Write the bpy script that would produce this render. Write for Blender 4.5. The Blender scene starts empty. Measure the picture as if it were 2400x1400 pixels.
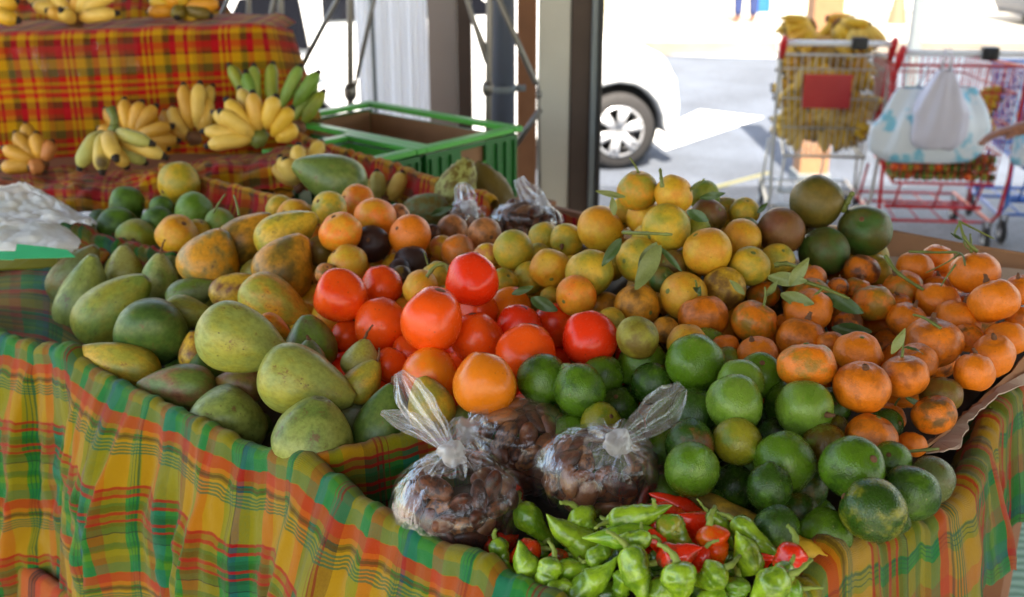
import bpy, bmesh, math, random
import numpy as np
from mathutils import Vector, Matrix, noise
R = math.radians
rnd = random.Random(7)
scene = bpy.context.scene
COL = scene.collection

# ---------------------------------------------------------------- camera
F = 2573.0
PITCH = R(20)
CAM = Vector((0, 0, 1.7))
cs, sn = math.cos(PITCH), math.sin(PITCH)
cam_d = bpy.data.cameras.new('camera')
cam = bpy.data.objects.new('camera', cam_d)
COL.objects.link(cam)
cam.location = CAM
cam.rotation_euler = (R(90) - PITCH, 0, 0)
cam_d.sensor_width = 36
cam_d.lens = 36 * F / 2400
cam_d.clip_start = .05
cam_d.clip_end = 500
cam_d.dof.use_dof = True
cam_d.dof.focus_distance = 1.38
cam_d.dof.aperture_fstop = 4.8
scene.camera = cam

def ray(px, py):
    a = (px - 1200) / F
    b = (700 - py) / F
    return Vector((a, cs + b * sn, -sn + b * cs))
def P(px, py, D):
    return CAM + ray(px, py) * D
def onz(px, py, z):
    r = ray(px, py)
    return CAM + r * ((z - 1.7) / r.z)
def ony(px, py, y):
    r = ray(px, py)
    return CAM + r * (y / r.y)
CR, CU, CF = Vector((1, 0, 0)), Vector((0, sn, cs)), Vector((0, cs, -sn))
E0 = Vector((.187, .867, 0)); E1 = Vector((-.756, .655, 0)); E2 = Vector((.655, .756, 0))
def S(e1, e2, z):
    p = E0 + E1 * e1 + E2 * e2
    return Vector((p.x, p.y, z))

# ---------------------------------------------------------------- object helpers
def link(o, parent=None):
    COL.objects.link(o)
    if parent: o.parent = parent
    return o
def tag(o, label=None, cat=None, group=None, kind=None):
    if label: o['label'] = label
    if cat: o['category'] = cat
    if group: o['group'] = group
    if kind: o['kind'] = kind
    return o
def empty(name, loc=(0, 0, 0), rz=0):
    o = bpy.data.objects.new(name, None); COL.objects.link(o)
    o.location = loc; o.rotation_euler = (0, 0, rz); o.empty_display_size = .02
    return o
def copy_tree(o, parent=None):
    c = o.copy(); COL.objects.link(c)
    if parent: c.parent = parent
    for ch in list(o.children): copy_tree(ch, c)
    return c

class MB:
    def __init__(s):
        s.v = []; s.f = []; s.uv = []; s.mi = []
    def add(s, vs, fs, uvs=None, mi=0):
        o = len(s.v); s.v += [tuple(v) for v in vs]
        for k, f in enumerate(fs):
            s.f.append(tuple(i + o for i in f)); s.mi.append(mi)
            s.uv.append(uvs[k] if uvs else None)
        return s
    def box(s, c, d, rz=0, M=None):
        c = Vector(c); hx, hy, hz = d[0] / 2, d[1] / 2, d[2] / 2
        vs = [Vector((x * hx, y * hy, z * hz)) for z in (-1, 1) for y in (-1, 1) for x in (-1, 1)]
        rot = M if M is not None else Matrix.Rotation(rz, 3, 'Z')
        vs = [rot @ v + c for v in vs]
        return s.add(vs, [(0, 2, 3, 1), (4, 5, 7, 6), (0, 1, 5, 4), (2, 6, 7, 3), (0, 4, 6, 2), (1, 3, 7, 5)])
    def tube(s, pts, r, n=8, caps=True, mi=0, flat=1.0):
        pts = [Vector(p) for p in pts]
        if not isinstance(r, (list, tuple)): r = [r] * len(pts)
        prev = None; vs = []
        for i, p in enumerate(pts):
            t = (pts[min(i + 1, len(pts) - 1)] - pts[max(i - 1, 0)]).normalized()
            if prev is None:
                a = t.orthogonal().normalized()
            else:
                a = (prev - t * prev.dot(t))
                a = a.normalized() if a.length > 1e-6 else t.orthogonal().normalized()
            prev = a; b = t.cross(a)
            for k in range(n):
                th = 2 * math.pi * k / n
                vs.append(p + (a * math.cos(th) + b * math.sin(th) * flat) * r[i])
        fs = []
        for i in range(len(pts) - 1):
            for k in range(n):
                fs.append((i * n + k, i * n + (k + 1) % n, (i + 1) * n + (k + 1) % n, (i + 1) * n + k))
        if caps:
            fs.append(tuple(reversed(range(n)))); fs.append(tuple(range((len(pts) - 1) * n, len(pts) * n)))
        return s.add(vs, fs, mi=mi)
    def rev(s, prof, n=24, fn=None, mi=0):
        """revolve (r,z) profile about z; the first and last r may be 0"""
        vs = []; 
        for (r, z) in prof:
            for k in range(n):
                th = 2 * math.pi * k / n
                v = Vector((r * math.cos(th), r * math.sin(th), z))
                vs.append(fn(v) if fn else v)
        fs = []
        for i in range(len(prof) - 1):
            for k in range(n):
                fs.append((i * n + k, i * n + (k + 1) % n, (i + 1) * n + (k + 1) % n, (i + 1) * n + k))
        return s.add(vs, fs, mi=mi)
    def grid(s, rows, uvs=None, thick=0, mi=0):
        nr, nc = len(rows), len(rows[0])
        vs = [v for r_ in rows for v in r_]
        fs = []; fu = []
        for i in range(nr - 1):
            for j in range(nc - 1):
                fs.append((i * nc + j, i * nc + j + 1, (i + 1) * nc + j + 1, (i + 1) * nc + j))
                if uvs: fu.append((uvs[i][j], uvs[i][j + 1], uvs[i + 1][j + 1], uvs[i + 1][j]))
        return s.add(vs, fs, fu if uvs else None, mi=mi)
    def mesh(s, name, mats, smooth=True, weld=False):
        me = bpy.data.meshes.new(name)
        me.from_pydata(s.v, [], s.f)
        if any(u is not None for u in s.uv):
            l = me.uv_layers.new(name='UVMap')
            k = 0
            data = []
            for f, u in zip(s.f, s.uv):
                for q in range(len(f)):
                    data += list(u[q]) if u else [0, 0]
            l.data.foreach_set('uv', data)
        me.polygons.foreach_set('material_index', s.mi)
        me.polygons.foreach_set('use_smooth', [smooth] * len(s.f))
        for m in (mats if isinstance(mats, (list, tuple)) else [mats]): me.materials.append(m)
        if weld:
            bm = bmesh.new(); bm.from_mesh(me); bmesh.ops.remove_doubles(bm, verts=bm.verts, dist=1e-5)
            bmesh.ops.recalc_face_normals(bm, faces=bm.faces)
            bm.to_mesh(me); bm.free()
        me.update()
        return me
    def build(s, name, mats, parent=None, smooth=True, weld=False, loc=None, rz=None, solid=0, bevel=0):
        o = bpy.data.objects.new(name, s.mesh(name, mats, smooth, weld))
        link(o, parent)
        if loc is not None: o.location = loc
        if rz is not None: o.rotation_euler = (0, 0, rz)
        if solid:
            m = o.modifiers.new('s', 'SOLIDIFY'); m.thickness = solid; m.offset = 0
        if bevel:
            m = o.modifiers.new('b', 'BEVEL'); m.width = bevel; m.segments = 2; m.limit_method = 'ANGLE'
        return o

def nz(v, s=1.0, o=0.0):
    return noise.noise(Vector((v[0] * s + o, v[1] * s + o * 1.7, v[2] * s - o)))
def catmull(pts, n):
    pts = [Vector(p) for p in pts]
    out = []
    m = len(pts)
    for k in range(n):
        t = k / (n - 1) * (m - 1); i = min(int(t), m - 2); u = t - i
        p0 = pts[max(i - 1, 0)]; p1 = pts[i]; p2 = pts[i + 1]; p3 = pts[min(i + 2, m - 1)]
        out.append(.5 * ((2 * p1) + (p2 - p0) * u + (2 * p0 - 5 * p1 + 4 * p2 - p3) * u * u + (3 * p1 - p0 - 3 * p2 + p3) * u ** 3))
    return out

# ---------------------------------------------------------------- materials
def lin(c):
    return tuple(((x / 255) / 12.92 if x / 255 <= .04045 else ((x / 255 + .055) / 1.055) ** 2.4) for x in c[:3])
def newmat(name):
    m = bpy.data.materials.new(name); m.use_nodes = True
    nt = m.node_tree; return m, nt, nt.nodes['Principled BSDF']
def N(nt, t, **kw):
    n = nt.nodes.new(t)
    for k, v in kw.items(): setattr(n, k, v)
    return n
def mixc(nt, f, a, b, mode='MIX'):
    n = N(nt, 'ShaderNodeMix', data_type='RGBA', blend_type=mode)
    for i, x in ((0, f), (6, a), (7, b)):
        if isinstance(x, (int, float)): n.inputs[i].default_value = x
        elif isinstance(x, tuple): n.inputs[i].default_value = (*x[:3], 1)
        else: nt.links.new(x, n.inputs[i])
    return n.outputs[2]
def noisen(nt, vec, scale, detail=3, rough=.5):
    n = N(nt, 'ShaderNodeTexNoise'); n.inputs['Scale'].default_value = scale
    n.inputs['Detail'].default_value = detail; n.inputs['Roughness'].default_value = rough
    if vec is not None: nt.links.new(vec, n.inputs['Vector'])
    return n.outputs['Fac']
def mrange(nt, v, a, b, c=0., d=1.):
    n = N(nt, 'ShaderNodeMapRange'); n.interpolation_type = 'SMOOTHSTEP'
    nt.links.new(v, n.inputs[0])
    for i, x in enumerate((a, b, c, d)): n.inputs[i + 1].default_value = x
    return n.outputs[0]
def mathn(nt, op, a, b=0.):
    n = N(nt, 'ShaderNodeMath', operation=op)
    for i, x in ((0, a), (1, b)):
        if isinstance(x, (int, float)): n.inputs[i].default_value = x
        else: nt.links.new(x, n.inputs[i])
    return n.outputs[0]
def bump(nt, bs, h, strength=.3, dist=.002):
    b = N(nt, 'ShaderNodeBump'); b.inputs['Strength'].default_value = strength; b.inputs['Distance'].default_value = dist
    nt.links.new(h, b.inputs['Height']); nt.links.new(b.outputs[0], bs.inputs['Normal'])
def plain(name, rgb, rough=.6, metal=0., var=.12, scale=20, bmp=0., spec=.5):
    m, nt, bs = newmat(name)
    tc = N(nt, 'ShaderNodeTexCoord').outputs['Object']
    c = lin(rgb); f = noisen(nt, tc, scale, 4)
    d = tuple(x * (1 - var * 2) for x in c); e = tuple(min(1, x * (1 + var)) for x in c)
    nt.links.new(mixc(nt, f, d, e), bs.inputs['Base Color'])
    bs.inputs['Roughness'].default_value = rough; bs.inputs['Metallic'].default_value = metal
    bs.inputs['Specular IOR Level'].default_value = spec
    if bmp: bump(nt, bs, noisen(nt, tc, scale * 4, 4), bmp)
    return m
def fruitmat(name, rough=.35, peel=0., peelscale=60., patch=(.42, .62), patchscale=1.3, specks=0., speckcol=(60, 40, 20), speckscale=9, coat=0., scars=0., scarcol=(120, 75, 50), fine=.12, bigbump=0., spec=.4, sth=.60):
    """two object colours (o.color and o['c2']) patched by noise, with specks, scars and peel pores"""
    m, nt, bs = newmat(name)
    tc = N(nt, 'ShaderNodeTexCoord').outputs['Object']
    oi = N(nt, 'ShaderNodeObjectInfo')
    at = N(nt, 'ShaderNodeAttribute', attribute_type='OBJECT', attribute_name='c2')
    off = N(nt, 'ShaderNodeVectorMath', operation='ADD')
    mul = N(nt, 'ShaderNodeVectorMath', operation='SCALE'); mul.inputs[0].default_value = (13, 29, 41)
    nt.links.new(oi.outputs['Random'], mul.inputs[3])
    nt.links.new(tc, off.inputs[0]); nt.links.new(mul.outputs[0], off.inputs[1])
    v = off.outputs[0]
    f = mrange(nt, noisen(nt, v, patchscale, 7, .62), patch[0], patch[1])
    col = mixc(nt, f, oi.outputs['Color'], at.outputs['Color'])
    g = noisen(nt, v, patchscale * 6, 5, .7)
    col = mixc(nt, mrange(nt, g, .35, .7, 0, fine * 2), col, (0.35, .3, .12), 'MULTIPLY')
    if specks:
        vor = N(nt, 'ShaderNodeTexVoronoi'); vor.inputs['Scale'].default_value = speckscale
        nt.links.new(v, vor.inputs['Vector'])
        ms = mathn(nt, 'MULTIPLY', mrange(nt, vor.outputs['Distance'], .05, .16, 1, 0), mrange(nt, noisen(nt, v, 2.2, 2), .45, .6, 0, specks))
        col = mixc(nt, ms, col, lin(speckcol))
    if scars:
        n2 = noisen(nt, v, 2.6, 12, .82)
        ms = mrange(nt, n2, sth, sth + .06, 0, scars)
        col = mixc(nt, ms, col, lin(scarcol))
    nt.links.new(col, bs.inputs['Base Color']); bs.inputs['Specular IOR Level'].default_value = spec
    rr = mrange(nt, g, .3, .7, rough - .07, rough + .12); nt.links.new(rr, bs.inputs['Roughness'])
    bs.inputs['Coat Weight'].default_value = coat; bs.inputs['Coat Roughness'].default_value = .12
    if peel:
        vo = N(nt, 'ShaderNodeTexVoronoi'); vo.inputs['Scale'].default_value = peelscale; vo.feature = 'SMOOTH_F1'
        nt.links.new(v, vo.inputs['Vector'])
        h = mathn(nt, 'ADD', vo.outputs['Distance'], noisen(nt, v, peelscale * .12, 4))
        bump(nt, bs, h, peel, .0015)
    else:
        bump(nt, bs, noisen(nt, v, 14, 5, .7), .25 + bigbump, .0012)
    return m

M = {}
M['lime'] = fruitmat('lime_peel', .22, .38, 24, (.46, .7), 1.1, specks=.5, speckcol=(160, 150, 100), speckscale=3.6, scars=.45, scarcol=(150, 140, 90))
M['orange'] = fruitmat('orange_peel', .42, .4, 28, (.35, .65), 1.0, specks=.8, speckcol=(84, 58, 28), speckscale=4.2, scars=.35, scarcol=(120, 80, 35))
M['mandarin'] = fruitmat('mandarin_peel', .36, .4, 22, (.42, .62), 1.2, specks=.6, speckcol=(100, 56, 20), speckscale=4.6, scars=.45, scarcol=(135, 80, 30))
M['papaya'] = fruitmat('papaya_skin', .36, 0, 1, (.4, .66), 1.3, specks=.9, speckcol=(70, 50, 25), speckscale=5.2, scars=.75, scarcol=(105, 62, 42), fine=.22, sth=.565)
M['persimmon'] = fruitmat('persimmon_skin', .2, 0, 1, (.4, .7), .9, specks=.5, speckcol=(110, 34, 12), speckscale=3.6, fine=.06, coat=0, spec=.35)
M['passion'] = fruitmat('passion_skin', .42, 0, 1, (.4, .6), 1.4, specks=.6, speckscale=4.5, scars=.25)
M['pepper'] = fruitmat('pepper_skin', .2, 0, 1, (.4, .65), 1.2, fine=.05, coat=.55)
M['soursop'] = fruitmat('soursop_skin', .55, 0, 1, (.42, .58), 3, scars=.3, scarcol=(60, 55, 30), fine=.2)
M['banana'] = fruitmat('banana_skin', .48, 0, 1, (.45, .7), 2.2, specks=.9, speckcol=(60, 38, 18), speckscale=6, scars=.3, scarcol=(95, 62, 30), fine=.12)
M['seed'] = fruitmat('seed_shell', .3, 0, 1, (.4, .6), 2, fine=.25)
M['tip'] = plain('dark_tip', (38, 26, 18), .8)
M['stem'] = plain('woody_stem', (120, 78, 48), .8, var=.3, scale=60, bmp=.5)
M['pstem'] = plain('pepper_stem', (128, 146, 58), .5, var=.2, scale=30, bmp=.2)
M['gstem'] = plain('green_stem', (110, 120, 50), .55, var=.3, scale=50, bmp=.3)
M['leaf'] = plain('leaf', (70, 95, 45), .4, var=.25, scale=25, bmp=.2)
M['leafp'] = plain('pale_leaf', (125, 135, 75), .5, var=.2, scale=25, bmp=.2)
M['black'] = plain('black_plastic', (20, 20, 23), .45)
M['wood'] = plain('brown_wood', (150, 100, 68), .75, var=.2, scale=9, bmp=.4)
M['darkwood'] = plain('dark_brown_wood', (74, 58, 50), .7, var=.2, scale=9, bmp=.3)
M['bed'] = plain('stall_bed_board', (60, 46, 34), .9, var=.3, scale=12, bmp=.4)
M['card'] = plain('cardboard', (160, 118, 86), .9, var=.12, scale=14, bmp=.25)
M['cardp'] = plain('pale_cardboard', (176, 156, 140), .9, var=.15, scale=14, bmp=.25)
M['cartwire'] = plain('cart_wire', (196, 194, 188), .35, .3, var=.08, scale=30)
M['steel'] = plain('galvanised_steel', (118, 115, 112), .38, .75, var=.12, scale=30)
M['crate'] = plain('lit_green_crate_plastic', (84, 186, 74), .4, var=.1, scale=8)  # crate plastic painted as if lit, for rims and the empty inside
M['crate_shaded'] = plain('shaded_green_crate_plastic', (26, 112, 42), .4, var=.15, scale=8)  # same plastic with its shade painted in, for the outer walls
M['whitepaint'] = plain('white_paint', (226, 228, 230), .45, var=.04, scale=6)
M['greypost'] = plain('pale_grey_paint', (192, 188, 178), .6, var=.08, scale=7, bmp=.2)
M['taupe'] = plain('taupe_paint', (156, 144, 140), .6, var=.08, scale=5)
M['pipe'] = plain('blue_grey_plastic', (78, 84, 98), .4, var=.08, scale=5)
M['slate'] = plain('slate_grey_paint', (116, 124, 128), .5, var=.08, scale=5)
M['redp'] = plain('red_plastic', (205, 35, 40), .35, var=.08, scale=8)
M['redm'] = plain('red_painted_steel', (190, 28, 35), .35, .1, var=.1, scale=20)
M['bluem'] = plain('blue_painted_steel', (30, 100, 185), .35, .1, var=.1, scale=20)
M['rubber'] = plain('rubber', (44, 43, 44), .8, var=.15, scale=20)
M['carpaint'] = plain('white_car_paint', (236, 238, 240), .25, var=.02, scale=2)
M['glass'] = plain('tinted_glass', (18, 20, 26), .08, var=.1)
M['alloy'] = plain('alloy_rim', (205, 207, 212), .28, .6, var=.05)
M['skin'] = plain('skin', (150, 98, 74), .55, var=.08, scale=18, bmp=.15)
M['jeans'] = plain('blue_jeans', (38, 52, 96), .9, var=.15, scale=40)
M['shirt'] = plain('shirt_cloth', (120, 130, 150), .9, var=.1, scale=30)
M['hair'] = plain('dark_hair', (30, 22, 18), .7)
M['paper'] = plain('green_paper', (40, 190, 120), .7, var=.05)

# weave of warp (along u) and weft (along v) bands, metres in UV
def madras(name, period_u, warp, period_v, weft, warpl, weftl, rough=.85, sat=1.0, stain=.35, val=.63):
    m, nt, bs = newmat(name)
    uv = N(nt, 'ShaderNodeUVMap').outputs[0]
    sep = N(nt, 'ShaderNodeSeparateXYZ'); nt.links.new(uv, sep.inputs[0])
    def ramp(sock, period, stops):
        fr = mathn(nt, 'FRACT', mathn(nt, 'DIVIDE', mathn(nt, 'ADD', sock, 40 * period), period))
        r = N(nt, 'ShaderNodeValToRGB'); r.color_ramp.interpolation = 'CONSTANT'
        el = r.color_ramp.elements
        while len(el) > 1: el.remove(el[-1])
        tot = sum(w for w, c in stops); x = 0
        for k, (w, c) in enumerate(stops):
            e = el[0] if k == 0 else el.new(x / tot)
            e.position = x / tot; e.color = (*lin(c), 1); x += w
        nt.links.new(fr, r.inputs[0]); return r.outputs[0]
    a = ramp(sep.outputs[0], period_u, warp); b = ramp(sep.outputs[1], period_v, weft)
    # thread structure
    wv = N(nt, 'ShaderNodeTexWave'); wv.inputs['Scale'].default_value = 220; wv.bands_direction = 'X'
    wv2 = N(nt, 'ShaderNodeTexWave'); wv2.inputs['Scale'].default_value = 220; wv2.bands_direction = 'Y'
    nt.links.new(uv, wv.inputs[0]); nt.links.new(uv, wv2.inputs[0])
    n3 = noisen(nt, uv, 260, 2)
    fac = mathn(nt, 'ADD', .34, mathn(nt, 'MULTIPLY', n3, .28))
    col = mixc(nt, fac, a, b)
    def lines(sock, period, ls, c, op=.72):
        fr = mathn(nt, 'FRACT', mathn(nt, 'DIVIDE', mathn(nt, 'ADD', sock, 40 * period), period))
        r = N(nt, 'ShaderNodeValToRGB'); r.color_ramp.interpolation = 'CONSTANT'
        el = r.color_ramp.elements
        while len(el) > 1: el.remove(el[-1])
        el[0].color = (0, 0, 0, 1); el[0].position = 0
        for p0, w in ls:
            e = el.new(p0); e.color = (1, 1, 1, 1); e = el.new(p0 + w); e.color = (0, 0, 0, 1)
        nt.links.new(fr, r.inputs[0])
        nonlocal_col[0] = mixc(nt, mathn(nt, 'MULTIPLY', r.outputs[0], op), nonlocal_col[0], lin(c))
    nonlocal_col = [col]
    for q in warpl: lines(sep.outputs[0], period_u, *q)
    for q in weftl: lines(sep.outputs[1], period_v, *q)
    col = nonlocal_col[0]
    st = mrange(nt, noisen(nt, uv, 9, 6, .7), .52, .75, 0, stain)
    col = mixc(nt, st, col, (.42, .3, .16), 'MULTIPLY')
    col = mixc(nt, mathn(nt, 'MULTIPLY', noisen(nt, uv, 500, 2), .5), col, tuple([.45] * 3), 'MULTIPLY')
    hs = N(nt, 'ShaderNodeHueSaturation'); hs.inputs['Saturation'].default_value = 1.2; hs.inputs['Value'].default_value = val
    nt.links.new(col, hs.inputs['Color']); col = hs.outputs[0]
    nt.links.new(col, bs.inputs['Base Color']); bs.inputs['Roughness'].default_value = rough
    bs.inputs['Specular IOR Level'].default_value = .15
    bs.inputs['Sheen Weight'].default_value = .15
    h = mathn(nt, 'ADD', mathn(nt, 'ADD', wv.outputs['Fac'], wv2.outputs['Fac']), mathn(nt, 'MULTIPLY', noisen(nt, uv, 30, 5, .65), 6))
    bump(nt, bs, h, .5, .0009)
    return m
YE, LG, TE, OR, RE, GB, DG, BL, MA = (208, 158, 20), (104, 156, 52), (0, 134, 92), (222, 104, 20), (210, 34, 26), (112, 88, 52), (40, 70, 44), (25, 88, 120), (130, 35, 60)
M['madras'] = madras('green_madras', .40,
    [(26, YE), (20, LG), (30, YE), (20, OR), (26, LG), (16, TE), (10, BL), (22, LG), (32, YE), (20, OR), (16, LG), (26, YE), (24, GB), (26, LG), (22, TE), (14, OR)],
    .245,
    [(20, TE), (24, OR), (3, DG), (4, YE), (3, DG), (40, YE), (36, YE), (18, GB), (12, TE), (34, DG), (36, TE), (16, LG), (12, TE)],
    [([(.08, .006), (.095, .006), (.11, .006)], (30, 90, 70)), ([(.42, .004), (.44, .004), (.455, .004)], (70, 60, 45)), ([(.80, .006), (.82, .006), (.84, .006)], (150, 40, 40))],
    [([(.0, .074)], (10, 128, 90), .38), ([(.60, .05), (.73, .06), (.86, .05)], (30, 110, 56), .5), ([(.078, .066)], (200, 44, 26), .62), ([(.182, .014)], (35, 38, 34)), ([(.225, .012), (.245, .01), (.265, .01), (.283, .01)], (20, 110, 86)), ([(.50, .016), (.55, .018), (.66, .018), (.71, .015)], (200, 34, 30)), ([(.79, .008)], (40, 44, 40))])
RD, YD = (184, 20, 24), (206, 150, 26)
M['madrasred'] = madras('red_madras', .21,
    [(16, RD), (22, YD), (10, RD), (22, YD), (16, (170, 80, 24)), (26, (110, 70, 30)), (20, RD), (8, YD), (8, RD), (8, YD), (8, RD), (26, YD), (18, (98, 84, 34))],
    .17,
    [(30, RD), (8, (96, 14, 20)), (30, YD), (24, (98, 84, 36)), (14, RE), (12, YD), (10, RD), (12, YD), (12, RE), (12, YD), (20, (110, 14, 22))],
    [([(.3, .006), (.33, .006), (.36, .006), (.39, .006), (.42, .006)], (50, 40, 30)), ([(.9, .006), (.93, .006), (.96, .006)], (50, 50, 30))],
    [([(.36, .008), (.40, .008), (.44, .008)], (30, 80, 50)), ([(.0, .10), (.62, .05), (.74, .05)], (190, 16, 34), .5)], stain=.2, val=.92)
M['madrasorange'] = madras('orange_madras', .13,
    [(30, OR), (14, RE), (12, (60, 30, 40)), (20, OR), (8, LG), (20, RE)], .2,
    [(30, OR), (10, RE), (10, GB), (20, RE), (20, OR)],
    [([(.4, .03), (.46, .03), (.52, .03)], (25, 25, 25)), ([(.8, .02)], (20, 120, 70))], [([(.3, .01)], (20, 100, 60))])
# clear film
def film(name, tint=(1, 1, 1), milk=.12, rough=.04, scale=26, bst=.9, fres=.2):
    m, nt, bs = newmat(name)
    nt.nodes.remove(bs)
    out = nt.nodes['Material Output']
    tc = N(nt, 'ShaderNodeTexCoord').outputs['Object']
    tr = N(nt, 'ShaderNodeBsdfTransparent'); tr.inputs[0].default_value = (.97, .97, .98, 1)
    gl = N(nt, 'ShaderNodeBsdfGlossy'); gl.inputs['Roughness'].default_value = rough; gl.inputs[0].default_value = (1, 1, 1, 1)
    df = N(nt, 'ShaderNodeBsdfDiffuse'); df.inputs[0].default_value = (*tint, 1)
    tl = N(nt, 'ShaderNodeBsdfTranslucent'); tl.inputs[0].default_value = (*tint, 1)
    b = N(nt, 'ShaderNodeBump'); b.inputs['Strength'].default_value = bst; b.inputs['Distance'].default_value = .006
    mp = N(nt, 'ShaderNodeMapping'); mp.inputs['Scale'].default_value = (1, 1, .35); nt.links.new(tc, mp.inputs[0])
    h = noisen(nt, mp.outputs[0], scale, 5, .6)
    nt.links.new(h, b.inputs['Height'])
    for q in (gl, df): nt.links.new(b.outputs[0], q.inputs['Normal'])
    lw = N(nt, 'ShaderNodeLayerWeight'); lw.inputs[0].default_value = .35; nt.links.new(b.outputs[0], lw.inputs['Normal'])
    m1 = N(nt, 'ShaderNodeMixShader'); nt.links.new(mathn(nt, 'ADD', .025, mathn(nt, 'MULTIPLY', lw.outputs['Fresnel'], fres)), m1.inputs[0])
    nt.links.new(tr.outputs[0], m1.inputs[1]); nt.links.new(gl.outputs[0], m1.inputs[2])
    md = N(nt, 'ShaderNodeMixShader'); md.inputs[0].default_value = .5
    nt.links.new(df.outputs[0], md.inputs[1]); nt.links.new(tl.outputs[0], md.inputs[2])
    m2 = N(nt, 'ShaderNodeMixShader')
    nt.links.new(mathn(nt, 'ADD', milk, mrange(nt, h, .58, .72, 0, .12)), m2.inputs[0])
    nt.links.new(m1.outputs[0], m2.inputs[1]); nt.links.new(md.outputs[0], m2.inputs[2])
    nt.links.new(m2.outputs[0], out.inputs[0])
    return m
M['film'] = film('clear_film', (.9, .88, .86), .015)
M['filmk'] = film('knotted_film', (.85, .83, .8), .34, .2, 60)
M['filmt'] = film('loose_film', (.85, .83, .82), .07, .1, 40)
M['milky'] = film('milky_film', (1, 1, 1), .93, .25, 14, .6)
# ---------------------------------------------------------------- what lies on the stall: centre and size in the photo, depth step in cm, two skin colours with shade painted in for the dim ones, label
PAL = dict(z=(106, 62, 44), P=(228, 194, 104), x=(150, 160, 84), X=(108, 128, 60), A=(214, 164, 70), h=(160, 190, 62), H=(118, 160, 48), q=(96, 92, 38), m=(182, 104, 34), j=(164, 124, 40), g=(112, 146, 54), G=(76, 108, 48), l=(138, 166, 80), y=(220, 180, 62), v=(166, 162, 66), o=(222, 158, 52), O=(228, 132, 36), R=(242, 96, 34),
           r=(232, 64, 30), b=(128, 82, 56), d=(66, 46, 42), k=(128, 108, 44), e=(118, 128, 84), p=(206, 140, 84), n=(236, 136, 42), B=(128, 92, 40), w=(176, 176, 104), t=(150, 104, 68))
# depth along the view axis at some places of the heap
CTRL = [(1250,1380,1.2),(1600,1380,1.14),(1850,1370,1.13),(1500,1250,1.2),(1800,1280,1.2),(1070,1150,1.36),(1400,1080,1.34),(1220,1020,1.44),(720,900,1.53),(730,1010,1.47),(530,980,1.55),(350,770,1.87),
 (200,680,2.1),(275,850,1.74),(412,910,1.64),(670,610,1.95),(573,800,1.66),(1010,750,1.62),(1130,900,1.50),(800,690,1.72),(1260,880,1.5),(1740,945,1.42),(1940,1240,1.26),(2050,1190,1.24),(1620,1100,1.37),(2160,1150,1.28),(1998,1095,1.3),
 (2010,900,1.44),(1890,720,1.62),(2200,620,1.8),(2310,700,1.65),(2270,870,1.5),(2200,970,1.42),(1350,690,1.72),(1650,670,1.64),(1400,630,1.74),(1210,590,1.88),(1560,440,1.80),(1910,470,1.92),(2020,540,1.9),(800,550,1.98),(960,550,1.98),
 (1060,540,2.1),(1070,440,2.42),(770,415,2.45),(450,490,2.36),(290,480,2.5),(300,550,2.38),(420,430,2.5),(500,600,2.02),(300,620,2.12),(1700,480,1.85),(1480,800,1.54),(1110,650,1.72),(1300,500,2.1)]
def depth_at(px, py):
    s = w = 0.
    for x, y, d in CTRL:
        q = 1. / (((x - px) ** 2 + ((y - py) * 1.6) ** 2) / 1e4 + .02) ** 1.5
        s += q * d; w += q
    return s / w

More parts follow.
